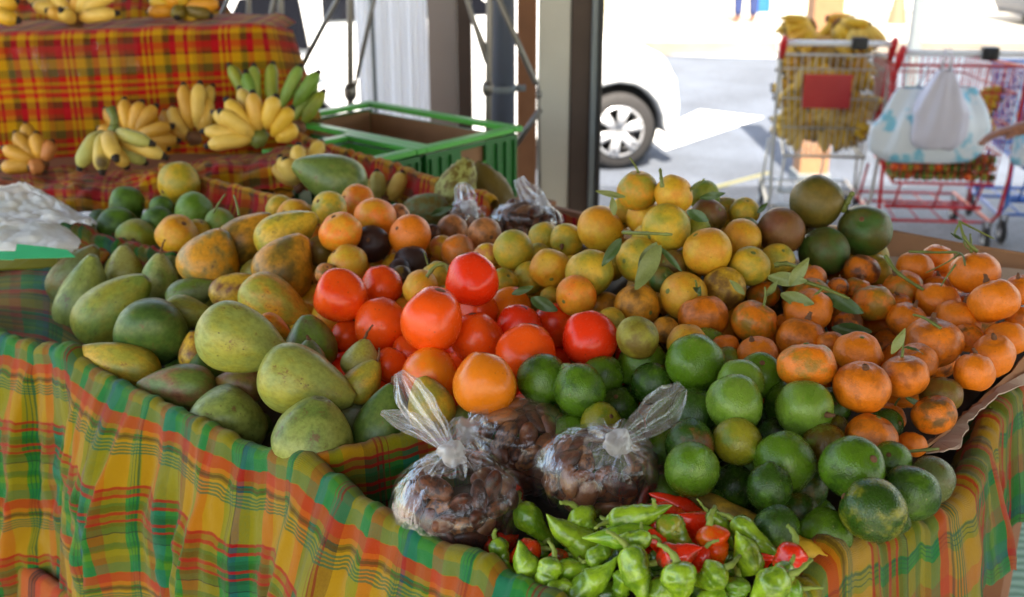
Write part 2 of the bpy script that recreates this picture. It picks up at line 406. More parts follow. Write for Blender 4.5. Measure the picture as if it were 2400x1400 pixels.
# lime / round fruit rows: kind px py w flag cols | label
FRUIT = '''
lime 1274 890 122 0 gG|deep green lime resting against the lone orange coloured persimmon
lime 1359 915 124 -3 gG|matt green lime with a pale scratch, in front of the end of the persimmons
lime 1410 885 98 2 gG|green lime squeezed behind the matt lime with the pale scratch
lime 1388 850 100 5 ke|dull greyish lime touching the reddest big persimmon
lime 1450 955 92 4 Gg|dark green lime above the tail of the knotted seed bag
lime 1408 990 92 2 vg|yellowish lime peeping over the middle of the seed bags
lime 1528 900 96 -1 Gg|small glossy dark lime with a brown stem scar facing the mandarins
lime 1506 853 114 2 gl|green lime covering most of the last red persimmon
lime 1630 850 136 -5 gl|largest pale green lime with a nipple, crowning the heap of limes
lime 1475 928 56 6 Gg|small sliver of a shaded lime under the glossy dark one
lime 1656 818 100 4 lg|lime hidden directly behind the largest nippled lime
lime 1705 845 66 5 vl|pale yellow green lime wedged between nippled lime and mandarins
lime 1735 893 100 2 lg|light green lime just below a small mandarin
lime 1782 880 106 1 gl|smooth mid green lime under the mandarins with a soft shine
lime 1722 945 127 -2 lg|bright lime with yellowish flank between two knotted heaps
lime 1625 970 118 0 Gg|dark bluish green lime beside the raised plastic tail
lime 1846 948 110 3 gG|lime peeking out at the flank of the one with a dried stem
lime 1885 958 130 -4 lg|pale lime carrying a dried curled brown stem
lime 1948 955 92 2 gG|lime pressed between the dried stem lime and a big mandarin
lime 1728 1035 108 0 vg|lime with a yellow green top in the middle of the heap
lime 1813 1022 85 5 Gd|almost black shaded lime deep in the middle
lime 1617 1042 116 1 Gt|dark lime with several corky brown scars
lime 1622 1101 124 -3 gl|lime touching the flank of the knotted bag just above the stalk divider
lime 1840 1085 138 -2 gl|large round lime in the middle of the front slope
lime 1720 1145 106 3 Gg|shadowed lime behind the small pear shaped one
lime 1803 1145 106 -2 Gg|small pear shaped lime with a corky pointed top
lime 1935 1045 100 3 kl|dusty olive lime between two large limes
lime 1998 1096 146 -3 gG|biggest dark lime near the corner of the cloth rim
lime 2088 1082 92 1 gG|lime tucked behind the biggest dark lime
lime 2133 1155 126 -2 Gg|lime leaning on the cloth next to the two-tone one
lime 2183 1125 104 2 ek|rough greyish brown lime touching the cloth rim
lime 2046 1196 144 -3 Gv|two-tone lime, yellow on top, with its pointed end on the cloth
lime 1933 1256 122 -1 gG|lime lying lowest against the orange fold of cloth
lime 1820 1238 104 0 Gg|lime resting on the bare banana stalk divider
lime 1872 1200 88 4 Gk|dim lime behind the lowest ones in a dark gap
lime 1670 1180 66 4 Gg|little of a lime showing above the stalk divider near the seed bag
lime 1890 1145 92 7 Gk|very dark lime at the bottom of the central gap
lime 1957 1003 62 4 kv|olive lime cap showing under the dried stem lime
lime 1790 975 60 7 Gg|shaded lime sliver beneath the bright one with yellowish flank
lime 2070 1000 90 4 Gg|green lime that rolled in among the mandarins
persimmon 797 694 128 0 Rr|persimmon beside the scarred yellow papaya, pale dried top
persimmon 895 668 94 3 Rr|smaller ribbed persimmon behind its pale topped neighbour
persimmon 893 760 124 0 RR|persimmon with the long thin papaya stalk in front of it
persimmon 1014 748 148 -6 RR|large squarish persimmon raised on top of the others
persimmon 1106 654 124 -4 rr|bright red persimmon with a black scar on its crown, highest of all
persimmon 1121 730 96 3 RR|persimmon peeping between the raised squarish one and the highest one
persimmon 1195 722 100 4 nO|amber persimmon under the dark leaf
persimmon 1118 792 122 0 RR|persimmon in the centre of the heap with two soft highlights
persimmon 1218 768 112 1 rr|red persimmon with a black ringed eye, under the amber one
persimmon 1297 762 106 2 rR|red persimmon with a black ringed eye, nearer the yellow oranges
persimmon 1234 828 142 -3 RR|big plain persimmon directly above a deep green lime
persimmon 1383 793 130 -2 rr|reddest big persimmon with two bright highlights
persimmon 1133 900 148 -4 nO|lone orange coloured persimmon lying nearest to the seed bags
persimmon 1010 880 134 0 OR|flat orange persimmon behind the wrinkled yellow papaya
persimmon 812 786 72 3 RR|persimmon mostly hidden under its pale topped neighbour
persimmon 915 855 80 3 RR|persimmon showing between stalked small papayas
persimmon 958 825 84 5 Rr|dark shaded persimmon below the raised squarish one
persimmon 1498 840 112 4 rr|last red persimmon, black crowned, almost covered by a lime
orange 985 676 88 1 yo|yellow fruit lying between two crowned persimmons
orange 1025 648 76 4 vy|yellow green fruit with two twigs crossing it
orange 1203 586 96 -3 yv|yellow fruit with a ring shaped scar
orange 1275 560 78 2 vy|yellow green fruit beside the fruit with the ring scar
orange 1328 563 80 0 vy|fruit with a curled twig, close to the largest top fruits
orange 1262 602 66 4 vy|fruit half covered by a dark leaf
orange 1240 652 80 1 yv|yellow fruit at the foot of the slope above the dark leaves
orange 1288 630 96 -2 oy|orange tinged fruit pressed to a spotted larger one
orange 1382 640 116 -2 yv|spotted yellow fruit with a brown blemish on its brow
orange 1407 537 112 -3 yo|smooth yellow fruit with a leaf lying on its crown
orange 1350 694 98 -3 on|small golden fruit peppered with dark specks
orange 1180 662 70 3 vy|yellow green fruit behind the highest persimmon
orange 1045 690 44 5 vy|tiny piece of yellow fruit behind the highest persimmon
orange 1290 695 50 4 vy|fruit barely showing under the dark leaves
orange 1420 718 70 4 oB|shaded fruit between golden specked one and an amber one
orange 1432 756 72 3 yv|yellow rim of a fruit above the reddest persimmon
orange 1495 447 98 0 vo|greenish fruit at the summit next to an upright twig
orange 1578 457 96 -1 oy|orange flushed summit fruit below the upright twig
orange 1650 460 76 3 vg|green topped fruit behind the summit
orange 1460 500 74 2 yv|yellow fruit under the folded yellow leaf
orange 1508 508 86 1 oy|orange tinged fruit under the summit fruits
orange 1562 534 116 -5 yv|big clean yellow fruit in the middle of the top slope
orange 1660 507 86 1 kb|dull brownish olive fruit under a small leaf
orange 1703 502 80 3 vo|fruit with an orange edge beside the dull brownish one
orange 1745 497 72 3 yv|yellow fruit nearest the small leaf sprig
orange 1632 545 76 3 vg|fruit with a bright green leaf draped over it
orange 1750 540 62 4 gv|green sliver of a fruit beside the red brown pomelo
orange 1658 590 116 -3 oy|large orange yellow fruit right of the big clean one
orange 1737 562 98 0 oy|orange yellow fruit with a round blemish near the pomelos
orange 1758 625 96 -2 yv|yellow fruit directly below the red brown pomelo
orange 1822 610 82 3 vy|yellow green fruit under the red brown pomelo
orange 1495 608 106 0 vy|fruit under the pair of long hanging leaves
orange 1697 677 103 -1 yB|yellow fruit with a cluster of black spots
orange 1602 693 114 -2 yo|large plain golden fruit above the twig topped mandarin
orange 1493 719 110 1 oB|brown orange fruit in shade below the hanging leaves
orange 1552 655 64 5 Gk|dark green fruit in a gap behind the hanging leaves
orange 1494 792 104 2 vk|flattened greenish fruit behind the reddest persimmon
orange 1610 804 96 1 oy|orange yellow fruit touching the largest nippled lime
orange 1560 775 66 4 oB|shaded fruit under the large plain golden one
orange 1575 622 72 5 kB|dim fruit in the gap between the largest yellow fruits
pomelo 1913 473 126 -3 qk|highest pomelo, olive with a faint yellow cast
pomelo 2027 540 124 -3 qG|dark olive pomelo beside a thick woody stem
pomelo 1830 543 114 -1 bB|red brown pomelo between the oranges and the olive ones
pomelo 1932 590 116 0 Gq|dark green pomelo under the other pomelos
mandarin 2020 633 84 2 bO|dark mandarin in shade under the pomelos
mandarin 1648 743 120 -1 Om|flat mandarin with a thin twig, beside the golden oranges
mandarin 1768 755 112 -2 Oj|mandarin with an upright stalk and a pale leaf
mandarin 1894 730 114 -2 OO|clean bright mandarin with a soft highlight
mandarin 1790 692 76 3 Oj|mandarin in shade behind the upright stalk
mandarin 1905 692 90 3 jO|greenish mandarin behind the clean bright one
mandarin 2046 711 100 -1 jO|half green mandarin with a pink blemish
mandarin 1878 795 118 0 Om|brownish mandarin with a hooked dry stem
mandarin 1945 805 66 3 Om|mandarin partly hidden behind the hooked stem
mandarin 1890 857 128 -3 Oj|oblong mandarin overhanging the limes
mandarin 1774 832 98 1 OO|low mandarin between two upper limes
mandarin 2012 828 112 0 OO|mandarin behind the biggest dented one
mandarin 2020 907 134 -4 Om|biggest dented mandarin, streaked with green
mandarin 2120 882 114 -3 Om|mandarin with a small yellow leaf on its stalk
mandarin 2145 852 104 1 Om|mandarin right behind the one with the yellow leaf
mandarin 2187 803 134 -2 mO|large olive streaked mandarin with a cut pale stem
mandarin 2125 752 96 1 Om|mandarin with a thin pale splinter
mandarin 2245 752 110 0 OO|mandarin beneath the smooth topmost pair
mandarin 2283 873 106 -2 OO|oval mandarin nearest to the torn cardboard
mandarin 2327 834 114 -1 OO|oval mandarin lying behind the one at the torn cardboard
mandarin 2357 795 98 0 OO|mandarin cut by the picture edge just above the oval ones
mandarin 2328 706 118 -3 OO|smooth mandarin, lower one of the topmost pair
mandarin 2284 640 116 -3 OO|large bright mandarin with a star shaped stem, topmost
mandarin 2198 707 104 0 OO|mandarin between the twig crossed one and the topmost pair
mandarin 2115 678 96 0 Oj|mandarin crossed by a green twig
mandarin 2144 628 86 1 OO|deep orange mandarin behind the twigs
mandarin 2197 605 74 2 On|farthest mandarin, under the dry bud sprig
mandarin 2212 648 64 3 OO|mandarin squeezed under the farthest one
mandarin 2200 680 80 3 Om|mandarin rim between upper mandarins
mandarin 2392 680 80 1 OO|mandarin at the picture edge beside the smooth pair
mandarin 2395 752 76 2 Om|mandarin at the picture edge under the smooth pair
mandarin 1900 655 74 4 Om|mandarin under the leaves below the pomelos
mandarin 1965 672 50 4 bO|small dark mandarin below the dark green pomelo
mandarin 2010 680 68 4 Oj|mandarin behind the half green one
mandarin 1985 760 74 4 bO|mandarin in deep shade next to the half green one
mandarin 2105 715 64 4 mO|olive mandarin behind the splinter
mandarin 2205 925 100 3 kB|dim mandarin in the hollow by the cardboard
mandarin 2190 972 104 0 OB|lowest big mandarin leaning on the cardboard
mandarin 2085 978 76 3 Om|mandarin under the yellow leaf one
mandarin 2043 1024 122 1 mO|brown olive mandarin lying on the limes
mandarin 2137 1042 70 2 OO|small mandarin at the foot of the cardboard
mandarin 1838 758 50 4 OO|small patch of mandarin between two stalked ones
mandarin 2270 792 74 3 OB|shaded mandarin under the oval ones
mandarin 1700 812 66 3 OO|mandarin piece next to the largest nippled lime
citrus 420 430 104 0 yv|golden green fruit with a curved scar like a smile
citrus 298 480 88 0 gG|green citrus near the clear bag, upper of the two
citrus 380 490 62 3 gG|small green citrus behind the round light green one
citrus 455 496 92 -2 lg|round light green citrus below the smiling scarred one
citrus 277 534 100 -1 gG|green citrus near the clear bag, lower of the two
citrus 370 522 78 1 Gg|bluish green citrus in the middle of the small heap
citrus 318 562 98 -2 vl|yellowish green citrus touching the teal cloth edge
citrus 416 552 100 -2 yo|half orange citrus touching the teal cloth edge
citrus 464 543 62 2 yv|yellow green citrus behind the half orange one
citrus 515 524 74 0 vl|dull green citrus with a grey twig
citrus 655 490 68 2 vy|yellow green citrus behind the speckled papayas
citrus 690 508 86 3 yo|yellow orange citrus behind the pale papaya
passion_fruit 771 490 86 -1 vy|greenish yellow passion fruit next to the big green papaya
passion_fruit 838 472 82 1 on|orange yellow passion fruit touching the big green papaya
passion_fruit 880 510 100 0 on|broad passion fruit behind the dark brown one
passion_fruit 799 545 102 -3 on|passion fruit on top of the flattened yellow one
passion_fruit 961 552 102 -2 nO|bright orange passion fruit with a tiny dark spot
passion_fruit 872 572 88 2 dd|dark brown passion fruit between two orange ones
passion_fruit 814 620 98 0 oy|flattened yellow passion fruit above the pale topped persimmon
passion_fruit 965 615 86 -1 dd|dark purple passion fruit, largest of the purple ones
passion_fruit 935 634 58 1 dd|small purple passion fruit with a shiny edge
passion_fruit 940 650 54 2 kd|small olive passion fruit below the purple ones
passion_fruit 1060 540 74 1 pt|brownish passion fruit below the soursops
passion_fruit 1136 550 82 0 pt|brown passion fruit beside the seed bag at the back
passion_fruit 1073 588 80 -1 pO|pinkish orange passion fruit in the small brown group
passion_fruit 1038 582 64 1 yp|yellow brown passion fruit behind the pinkish one
passion_fruit 935 503 54 2 pb|small passion fruit against the first soursop
passion_fruit 1140 602 66 1 yp|passion fruit between pinkish one and ring scarred fruit
passion_fruit 750 590 74 2 kB|shaded passion fruit beside the scarred papaya
passion_fruit 765 642 54 2 pk|pale passion fruit over the pale topped persimmon
passion_fruit 1012 548 44 4 db|small dark passion fruit behind the bright orange one
'''
# px py length width angle tilt flag cols stem(0 none,1 short,2 long) | label
PAPAYA = '''
180 640 168 106 52 10 3 ek 0|dull grey green papaya at the corner of the cloth
198 692 204 128 74 10 1 xX 0|tall green papaya standing upright in the corner
268 720 218 138 42 0 0 vl 0|yellowish papaya leaning beside the tall green one
358 766 172 168 100 -50 -3 GX 0|round dark green papaya seen from its blunt end
290 626 104 88 92 0 4 wv 0|pale olive papaya behind the tall green one
374 648 112 88 84 10 2 wl 2|pale papaya with a thin upright woody stem
452 688 132 78 18 0 2 eg 1|grey green papaya with a short red brown stem
444 735 124 84 -6 0 1 xv 2|light papaya whose long brown stem points sideways
495 606 148 148 66 5 -1 oe 0|large yellow brown speckled papaya with a rounded point
580 556 158 112 38 0 2 ok 0|orange papaya covered with dark specks, cut end up
676 545 164 116 32 0 1 yv 0|olive yellow papaya with an open cut end
672 618 160 146 62 0 -2 ok 0|orange papaya with long brown scars
547 680 114 84 30 0 2 yt 0|small rough brown yellow papaya with a broken tip
648 710 182 116 -26 0 0 vo 0|striped green papaya turning orange at its tip
573 800 226 164 -20 0 -3 xv 0|large pale papaya with a dark crease near its tip
275 850 206 106 162 0 -1 vy 0|long yellow green papaya with an open cut end, nearest the cloth
412 908 190 116 176 0 -1 Xt 0|dark papaya with a reddish brown scarred flank
562 904 120 88 166 0 2 kt 1|small olive papaya with a stubby red brown stem
530 978 176 186 100 -35 -3 xX 0|bright green finely speckled papaya against the cloth rim
722 902 240 166 -20 0 -4 xv 0|largest light green papaya with a spotted brownish tip
735 1012 176 190 78 10 -4 xX 0|cone shaped papaya lying lowest by the divider
900 985 182 136 74 0 0 GX 1|dark papaya in shade with a short dry stem
1008 944 134 112 106 0 -1 vy 0|wrinkled yellow papaya with black marks, beside the clear plastic tail
728 802 134 124 96 0 2 ge 0|bluish green papaya in the middle of the heap
848 840 96 96 82 0 1 wv 2|small papaya with a long thin stalk before the persimmons
853 892 116 88 55 0 0 vy 2|small yellow papaya with a dark slanted stem
725 838 84 84 90 0 3 eG 1|small grey papaya with an upright stubby stem
455 822 94 72 92 0 4 yt 0|speckled yellow papaya piece in a dark gap
478 866 84 84 100 0 5 GX 0|green papaya piece hidden in the shadow between bigger ones
642 768 84 62 -20 0 4 on 0|orange papaya end under the striped one
1086 978 84 64 20 0 3 Xx 0|green papaya end between wrinkled papaya and the seed bag
404 642 92 78 95 0 5 eG 0|bluish papaya behind the upright stemmed pale one
772 416 186 122 158 0 0 Xx 0|big smooth green papaya set apart beside the bananas
'''
# pepper: px py length width stem-angle flag cols bend | label
PEPPER = '''
1250 1237 124 58 122 0 Hh .25|green pepper with a hooked stem against the seed bag
1338 1262 158 70 -36 -2 hg .1|large light green pepper with its pointed tip up
1372 1232 92 58 118 1 hg .2|green pepper with an upright stem between two larger ones
1369 1208 56 44 10 2 hg 0|stubby pale pepper lying highest, under the middle seed bag
1502 1210 146 54 190 -1 hg .1|long green pepper whose tip touches the red one
1452 1262 166 54 4 -2 Hh .12|long smooth green pepper with a drawn out stem
1580 1248 92 62 135 -2 vH .1|olive pepper with a thick curled stem
1222 1322 84 62 -46 -2 hg .3|ribbed green pepper with a dark curved stem at the cloth
1286 1350 86 54 72 -1 hg .2|pale green pepper below the ribbed one
1364 1340 120 52 176 -1 Hh .1|smooth green pepper lying flat beside the tall pointed one
1392 1368 160 62 222 -4 hg .15|pointed light pepper with its tip rising
1502 1345 132 66 118 -3 hg .3|long wrinkled green pepper with a hollow
1596 1372 104 76 100 -2 hg .1|blocky pale green pepper standing beside the wrinkled long one
1665 1358 86 66 40 -2 hg .3|small green pepper with a nub pointing sideways
1725 1388 70 58 80 0 Hg .1|dark green pepper by the bulky crinkled one
1768 1262 128 50 138 -1 hg .2|slim green pepper lying along the stalk divider
1742 1292 112 56 -58 -2 hg .5|green pepper with a curled stem like a snail
1797 1372 112 74 30 -3 hg .2|bulky crinkled green pepper at the corner
1720 1340 60 46 60 2 Hg .1|shaded green pepper between larger ones
1440 1312 80 50 20 3 Gg .1|dark green pepper in a gap of the heap
1560 1318 80 50 160 3 Gg .1|dark pepper under the crimson one
1455 1226 70 40 170 2 hg .1|small pepper behind the long smooth one
1325 1310 80 44 -20 3 gG .1|shaded pepper under the large light green one
1180 1340 70 46 160 2 Hg .1|pepper tucked under the ribbed one at the cloth
1588 1186 136 46 -28 1 rr .2|red pepper with a thin pointed tip, farthest of the red ones
1632 1236 126 76 -35 -1 rr .2|big bright red bumpy pepper
1592 1303 106 62 196 -4 rb .1|crimson pepper with a smooth shine
1672 1280 98 68 102 -3 RO .1|orange red pepper with a fat green stem
1846 1322 98 62 66 -2 rr .1|wrinkled red pepper next to the corner of cloth
1792 1305 58 48 90 1 rr .1|small round red pepper under the slim green one
1226 1292 82 54 8 1 Rr .2|orange red pepper with a knob, at the foot of the seed bag
1303 1310 58 40 20 2 rb .1|dark red pepper bit between green ones
1520 1300 76 36 180 2 rr .1|red pepper mostly under the crimson one
1524 1252 70 36 180 3 rr .1|red sliver of pepper under the long smooth one
1440 1392 104 60 200 1 Hh .1|green pepper at the bottom edge under the tall pointed one
1545 1400 96 60 60 2 hg .2|pale pepper at the bottom edge below the wrinkled long one
1330 1392 90 54 140 1 Hh .1|smooth green pepper at the bottom edge near the cloth
1660 1412 90 62 20 1 hH .2|light pepper at the bottom edge below the nub pepper
1250 1370 70 48 30 2 Hg .1|dark green pepper wedged against the cloth hem
1845 1385 70 54 10 3 Hg .1|dark pepper behind the bulky crinkled one
1700 1310 70 46 150 4 Hg .1|pepper hidden behind the orange red one
1420 1290 70 46 30 4 Hh .1|pepper hidden under the long smooth one
1640 1330 70 46 90 4 Hg .1|pepper in shade between crimson and orange red ones
1260 1300 60 44 60 4 Hg .1|pepper in shade beside the knobbed orange red one
1740 1430 96 62 160 1 hH .2|light pepper cut by the bottom edge of the picture
1590 1452 110 66 200 0 Hh .2|large green pepper cut by the bottom edge of the picture
1480 1268 92 40 12 -3 hg .3|slender pale pepper lying across the long smooth green one
1415 1300 86 40 200 -2 gh .3|slender pepper below the large light green one
1548 1272 84 38 150 -2 rr .3|slim red pepper between the olive one and the long smooth one
1700 1238 104 40 136 -2 hg .3|slim pale pepper touching the big bright red bumpy one
1640 1318 76 44 70 -1 rr .2|slim red pepper standing between the orange red one and the nub pepper
1180 1300 80 44 120 -1 gh .3|thin green pepper leaning on the lower edge of the seed bag
1320 1372 80 42 200 -2 hg .3|thin pepper lying before the smooth flat green one
1450 1380 84 44 70 -2 gh .3|thin wrinkled pepper before the long wrinkled hollow one
1560 1196 110 38 -30 0 rR .3|slender red pepper behind the one with the thin pointed tip
1688 1222 96 42 -40 0 rr .3|slender red pepper beside the stalk divider
1830 1352 76 46 50 -2 gh .2|thin pepper under the wrinkled red one
'''
# ---------------------------------------------------------------- fruit prototypes (unit radius, stem end +z)
def ball(kind, seed):
    r_ = random.Random(seed * 31 + 5)
    o = seed * 7.3
    mb = MB(); n = 40 if kind != 'seed' else 18; m = 28 if kind != 'seed' else 12
    prof = []
    for i in range(m + 1):
        t = math.pi * i / m
        prof.append((math.sin(t), math.cos(t)))
    k1, k2 = r_.uniform(.02, .05), r_.uniform(0, 6)
    nip = r_.choice([.12, .2, .05, .16, 0])
    def fn(v):
        z = v.z; rr = math.hypot(v.x, v.y); th = math.atan2(v.y, v.x)
        d = 1 + k1 * nz(v, 1.3, o) * 2
        if kind == 'lime':
            v = v * d; v.z *= 1.06
            if z > .9: v.z += -.03 + .05 * (z - .9) * 10 * 0
            if z < -.93: v.z -= nip * ((-z - .93) / .07) ** 1.5
            if z > .965: v.z -= .04
        elif kind in ('orange', 'citrus', 'pomelo', 'passion_fruit'):
            v = v * d
            v.z *= {'orange': .95, 'citrus': .93, 'pomelo': .97, 'passion_fruit': .93}[kind]
            if z > .93: v.z -= .07 * ((z - .93) / .07)
            if z < -.96: v.z += .03
        elif kind == 'mandarin':
            lob = 1 + .018 * math.sin(th * 9 + k2) * min(1, rr * 1.4) + .03 * nz(v, 2.2, o)
            v = Vector((v.x * lob * d, v.y * lob * d, v.z * .87 * d))
            if z > .86: v.z -= .14 * ((z - .86) / .14) ** 1
            if z > .94: v.z += .09 * ((z - .94) / .06)
            if z < -.9: v.z += .1 * ((-z - .9) / .1)
        elif kind == 'persimmon':
            lob = 1 + .022 * math.cos(th * 4 + k2) * rr
            zz = z * 1.04
            v = Vector((v.x * lob, v.y * lob, zz)) * (1 + .09 * nz(v, 1.1, o))
            w = 1 + .09 * (-z)            # a little wider below
            v.x *= w; v.y *= w
            if z > .93: v.z -= .07 * ((z - .93) / .07)
        elif kind == 'soursop':
            bumpy = 1 + .055 * max(0, math.sin(v.x * 14 + nz(v, 3, o) * 3) * math.sin(v.y * 14 + 1) * math.sin(v.z * 12 + nz(v, 3, o + 3) * 3)) * 1.6
            v = v * d * bumpy; v.z *= 1.1
            q = 1 - .22 * z; v.x *= q; v.y *= q
        elif kind == 'seed':
            v = Vector((v.x * .78 * d, v.y * .5, v.z * 1.0)) * (1 + .05 * nz(v, 2, o))
        elif kind == 'papaya':
            pass
        return v
    mb.rev(prof, n, fn)
    key = {'citrus': 'orange', 'pomelo': 'orange', 'passion_fruit': 'passion', 'seed': 'seed'}.get(kind, kind)
    return mb.mesh(kind + '_flesh', M[key], weld=True)
def papaya_mesh(seed, elong):
    r_ = random.Random(seed); o = seed * 3.1
    mb = MB(); m = 40; prof = []
    k = r_.uniform(.34, .52); blunt = r_.uniform(.05, .12)
    for i in range(m + 1):
        t = math.pi * i / m; z = math.cos(t)
        r = math.sin(t) ** .92 * (1 - k * z * .9 - .10 * max(0, z) ** 2)
        prof.append((r, z))
    mx = max(p[0] for p in prof); prof = [(r / mx, z) for r, z in prof]
    ph = r_.uniform(0, 6); ridge = r_.uniform(.018, .042)
    bx, by = r_.uniform(-.07, .07), r_.uniform(-.07, .07)
    def fn(v):
        th = math.atan2(v.y, v.x); z = v.z
        l = 1 + ridge * math.cos(5 * th + ph) * (.6 + .4 * z) + .03 * nz(v, 1.4, o) + .012 * nz(v, 4.5, o)
        v = Vector((v.x * l, v.y * l, z * (1 + .03 * nz(v, 1.1, o + 4))))
        if z > .955: v.z -= .07 * ((z - .955) / .045)
        v.x += bx * z * z; v.y += by * z * z
        return v
    mb.rev(prof, 48, fn)
    return mb.mesh('papaya_flesh', M['papaya'], weld=True)
def pepper_mesh(seed, bend):
    r_ = random.Random(seed * 17 + 3); o = seed * 5.7
    mb = MB(); m = 34; prof = []; sh = r_.uniform(.55, .72)
    for i in range(m + 1):
        u = i / m                         # 0 stem end .. 1 tip
        r = max(0, math.sin(math.pi * min(1, u ** sh * 1.0))) ** .85 * (1 - .22 * u) * (1 + .07 * math.sin(u * 12 + seed)) + .07 * math.sin(math.pi * u) * (u > .5)
        prof.append((max(r, 0.0), 1 - 2 * u))
    mx = max(p[0] for p in prof); prof = [(r / mx, z) for r, z in prof]
    nl = r_.choice([3, 4]); ph = r_.uniform(0, 6)
    bx = math.cos(ph) * bend; by = math.sin(ph) * bend
    def fn(v):
        th = math.atan2(v.y, v.x); z = v.z
        u = (1 - z) / 2
        l = 1 + .06 * math.cos(nl * th + ph) * (1 - u) + .15 * nz((v.x * .5, v.y * .5, v.z), 1.9, o) + .09 * nz((v.x * .6, v.y * .6, v.z), 4.5, o)
        v = Vector((v.x * l, v.y * l, z))
        q = (1 - z) ** 2 / 4
        v.x += bx * q * 3.0 + .12 * math.sin(z * 4 + ph) * u; v.y += by * q * 3.0
        return v
    mb.rev(prof, 32, fn)
    return mb.mesh('pepper_flesh', M['pepper'], weld=True)
PROTO = {}
def proto(kind, i):
    key = (kind, i)
    if key not in PROTO: PROTO[key] = ball(kind, i)
    return PROTO[key]

def part(name, me, parent, loc=(0, 0, 0), rot=None, scl=(1, 1, 1)):
    o = bpy.data.objects.new(name, me); link(o, parent)
    o.location = loc; o.scale = scl
    if rot: o.rotation_euler = rot
    return o
# small part meshes
def scar_mesh(r, mat, z0=.0):
    mb = MB(); mb.rev([(0, .02), (r * .6, .03), (r, .0), (r * 1.15, -.05)], 14, lambda v: v * (1 + .15 * nz(v, 9, 2)))
    return mb.mesh('scar', mat)
SCAR = scar_mesh(.115, M['stem']); SCARG = scar_mesh(.13, M['gstem'])
def twig_mesh(seed, L, r0, mat, curl=.3):
    r_ = random.Random(seed); mb = MB(); pts = []; a = r_.uniform(0, 6)
    for i in range(9):
        u = i / 8
        pts.append((math.cos(a) * curl * L * u * u + .02 * r_.uniform(-1, 1) * L, math.sin(a) * curl * L * u * u + .02 * r_.uniform(-1, 1) * L, L * u))
    rr = [r0 * (1.6 - .9 * u / 8 * 1.2 + (.35 if u in (3, 6) else 0)) for u in range(9)]; rr[-1] = r0 * .95
    mb.tube(pts, rr, 8); return mb.mesh('twig', mat)
TWIG = [twig_mesh(i, .55, .045, M['gstem'], .4) for i in range(4)]
STUB = [twig_mesh(10 + i, .34, .085, M['stem'], .25) for i in range(3)]
LONG = [twig_mesh(20 + i, .75, .05, M['stem'], .3) for i in range(3)]
PST = [twig_mesh(30 + i, .75, .12, M['pstem'], .9) for i in range(4)]
EYE = None
def eye_mesh():
    mb = MB()
    mb.rev([(.0, -.02), (.08, .015), (.12, -.01)], 14, mi=1)
    mb.rev([(.11, -.03), (.15, .04), (.21, .03), (.24, -.04)], 18, lambda v: v * (1 + .12 * nz(v, 7, 1)), mi=0)
    return mb.mesh('calyx_scar', [M['tip'], M['redp']])
EYE = eye_mesh()
def leaf_mesh(seed, L, W, curl=.25, mat='leaf'):
    r_ = random.Random(seed); mb = MB(); rows = []
    for i in range(13):
        u = i / 12; w = W * math.sin(math.pi * min(1, u * .93 + .04)) ** .8 * (1 - .25 * u) * .5
        row = []
        for j in range(7):
            s = (j - 3) / 3
            row.append(Vector((s * w, -abs(s) * -w * .35 + curl * L * u * u + .03 * L * math.sin(u * 7 + s * 2 + seed), L * u)))
        rows.append(row)
    mb.grid(rows); return mb.mesh('leaf_blade', M[mat])
LEAF = [leaf_mesh(i, 1, .42, [.1, .3, -.2, .45][i % 4], 'leaf' if i % 3 else 'leafp') for i in range(6)]

def rot_to(axis, spin=0.):
    """rotation taking +z to axis"""
    q = Vector((0, 0, 1)).rotation_difference(Vector(axis).normalized())
    return (q.to_matrix() @ Matrix.Rotation(spin, 3, 'Z'))
def place(o, loc, rot, scl):
    o.matrix_world = Matrix.Translation(loc) @ rot.to_4x4() @ Matrix.Diagonal((*scl, 1))
def tint(o, code, jit=.07, rr=rnd, soft=.5):
    a = PAL[code[0]]; b = PAL[code[1]]
    f = 1 + rr.uniform(-jit, jit)
    pw = {'lime': 1.38, 'pepper': 1.25, 'papaya': 1.08, 'citrus': 1.3, 'orange': 1.2, 'persimmon': 1.12}.get(o.name.split('.')[0], 1.14)
    o.color = (*[min(1, (x ** pw) * f) for x in lin(a)], 1)
    cb = lin(b); o['c2'] = [min(1., (x ** pw) * f) for x in cb]

# ---------------------------------------------------------------- read the tables
ITEMS = []
for ln in FRUIT.strip().splitlines():
    a, lab = ln.split('|'); k, px, py, w, fl, col = a.split()
    px, py, w = float(px), float(py), float(w)
    D = depth_at(px, py) + float(fl) * .01
    ITEMS.append(dict(kind=k, px=px, py=py, r=w / 2 / F, D=D, col=col, label=lab, sph=[(0, 0, 1.)], D0=D))
for ln in PAPAYA.strip().splitlines():
    a, lab = ln.split('|'); px, py, L, W, ang, tilt, fl, col, st = a.split()
    px, py, L, W, ang, tilt = map(float, (px, py, L, W, ang, tilt))
    D = depth_at(px, py) + float(fl) * .01
    ca, sa = math.cos(R(ang)), math.sin(R(ang)); h = max(0, (L - W) / 2) / (W / 2)
    sph = [(ca * h * k, sa * h * k, s) for k, s in ((-1, 1.), (0, 1.), (1, .8))] if h > .1 else [(0, 0, 1.)]
    ITEMS.append(dict(kind='papaya', px=px, py=py, r=W / 2 / F, L=L / 2 / F, ang=R(ang), tilt=R(tilt), D=D, D0=D, col=col, stem=int(st), label=lab, sph=sph))
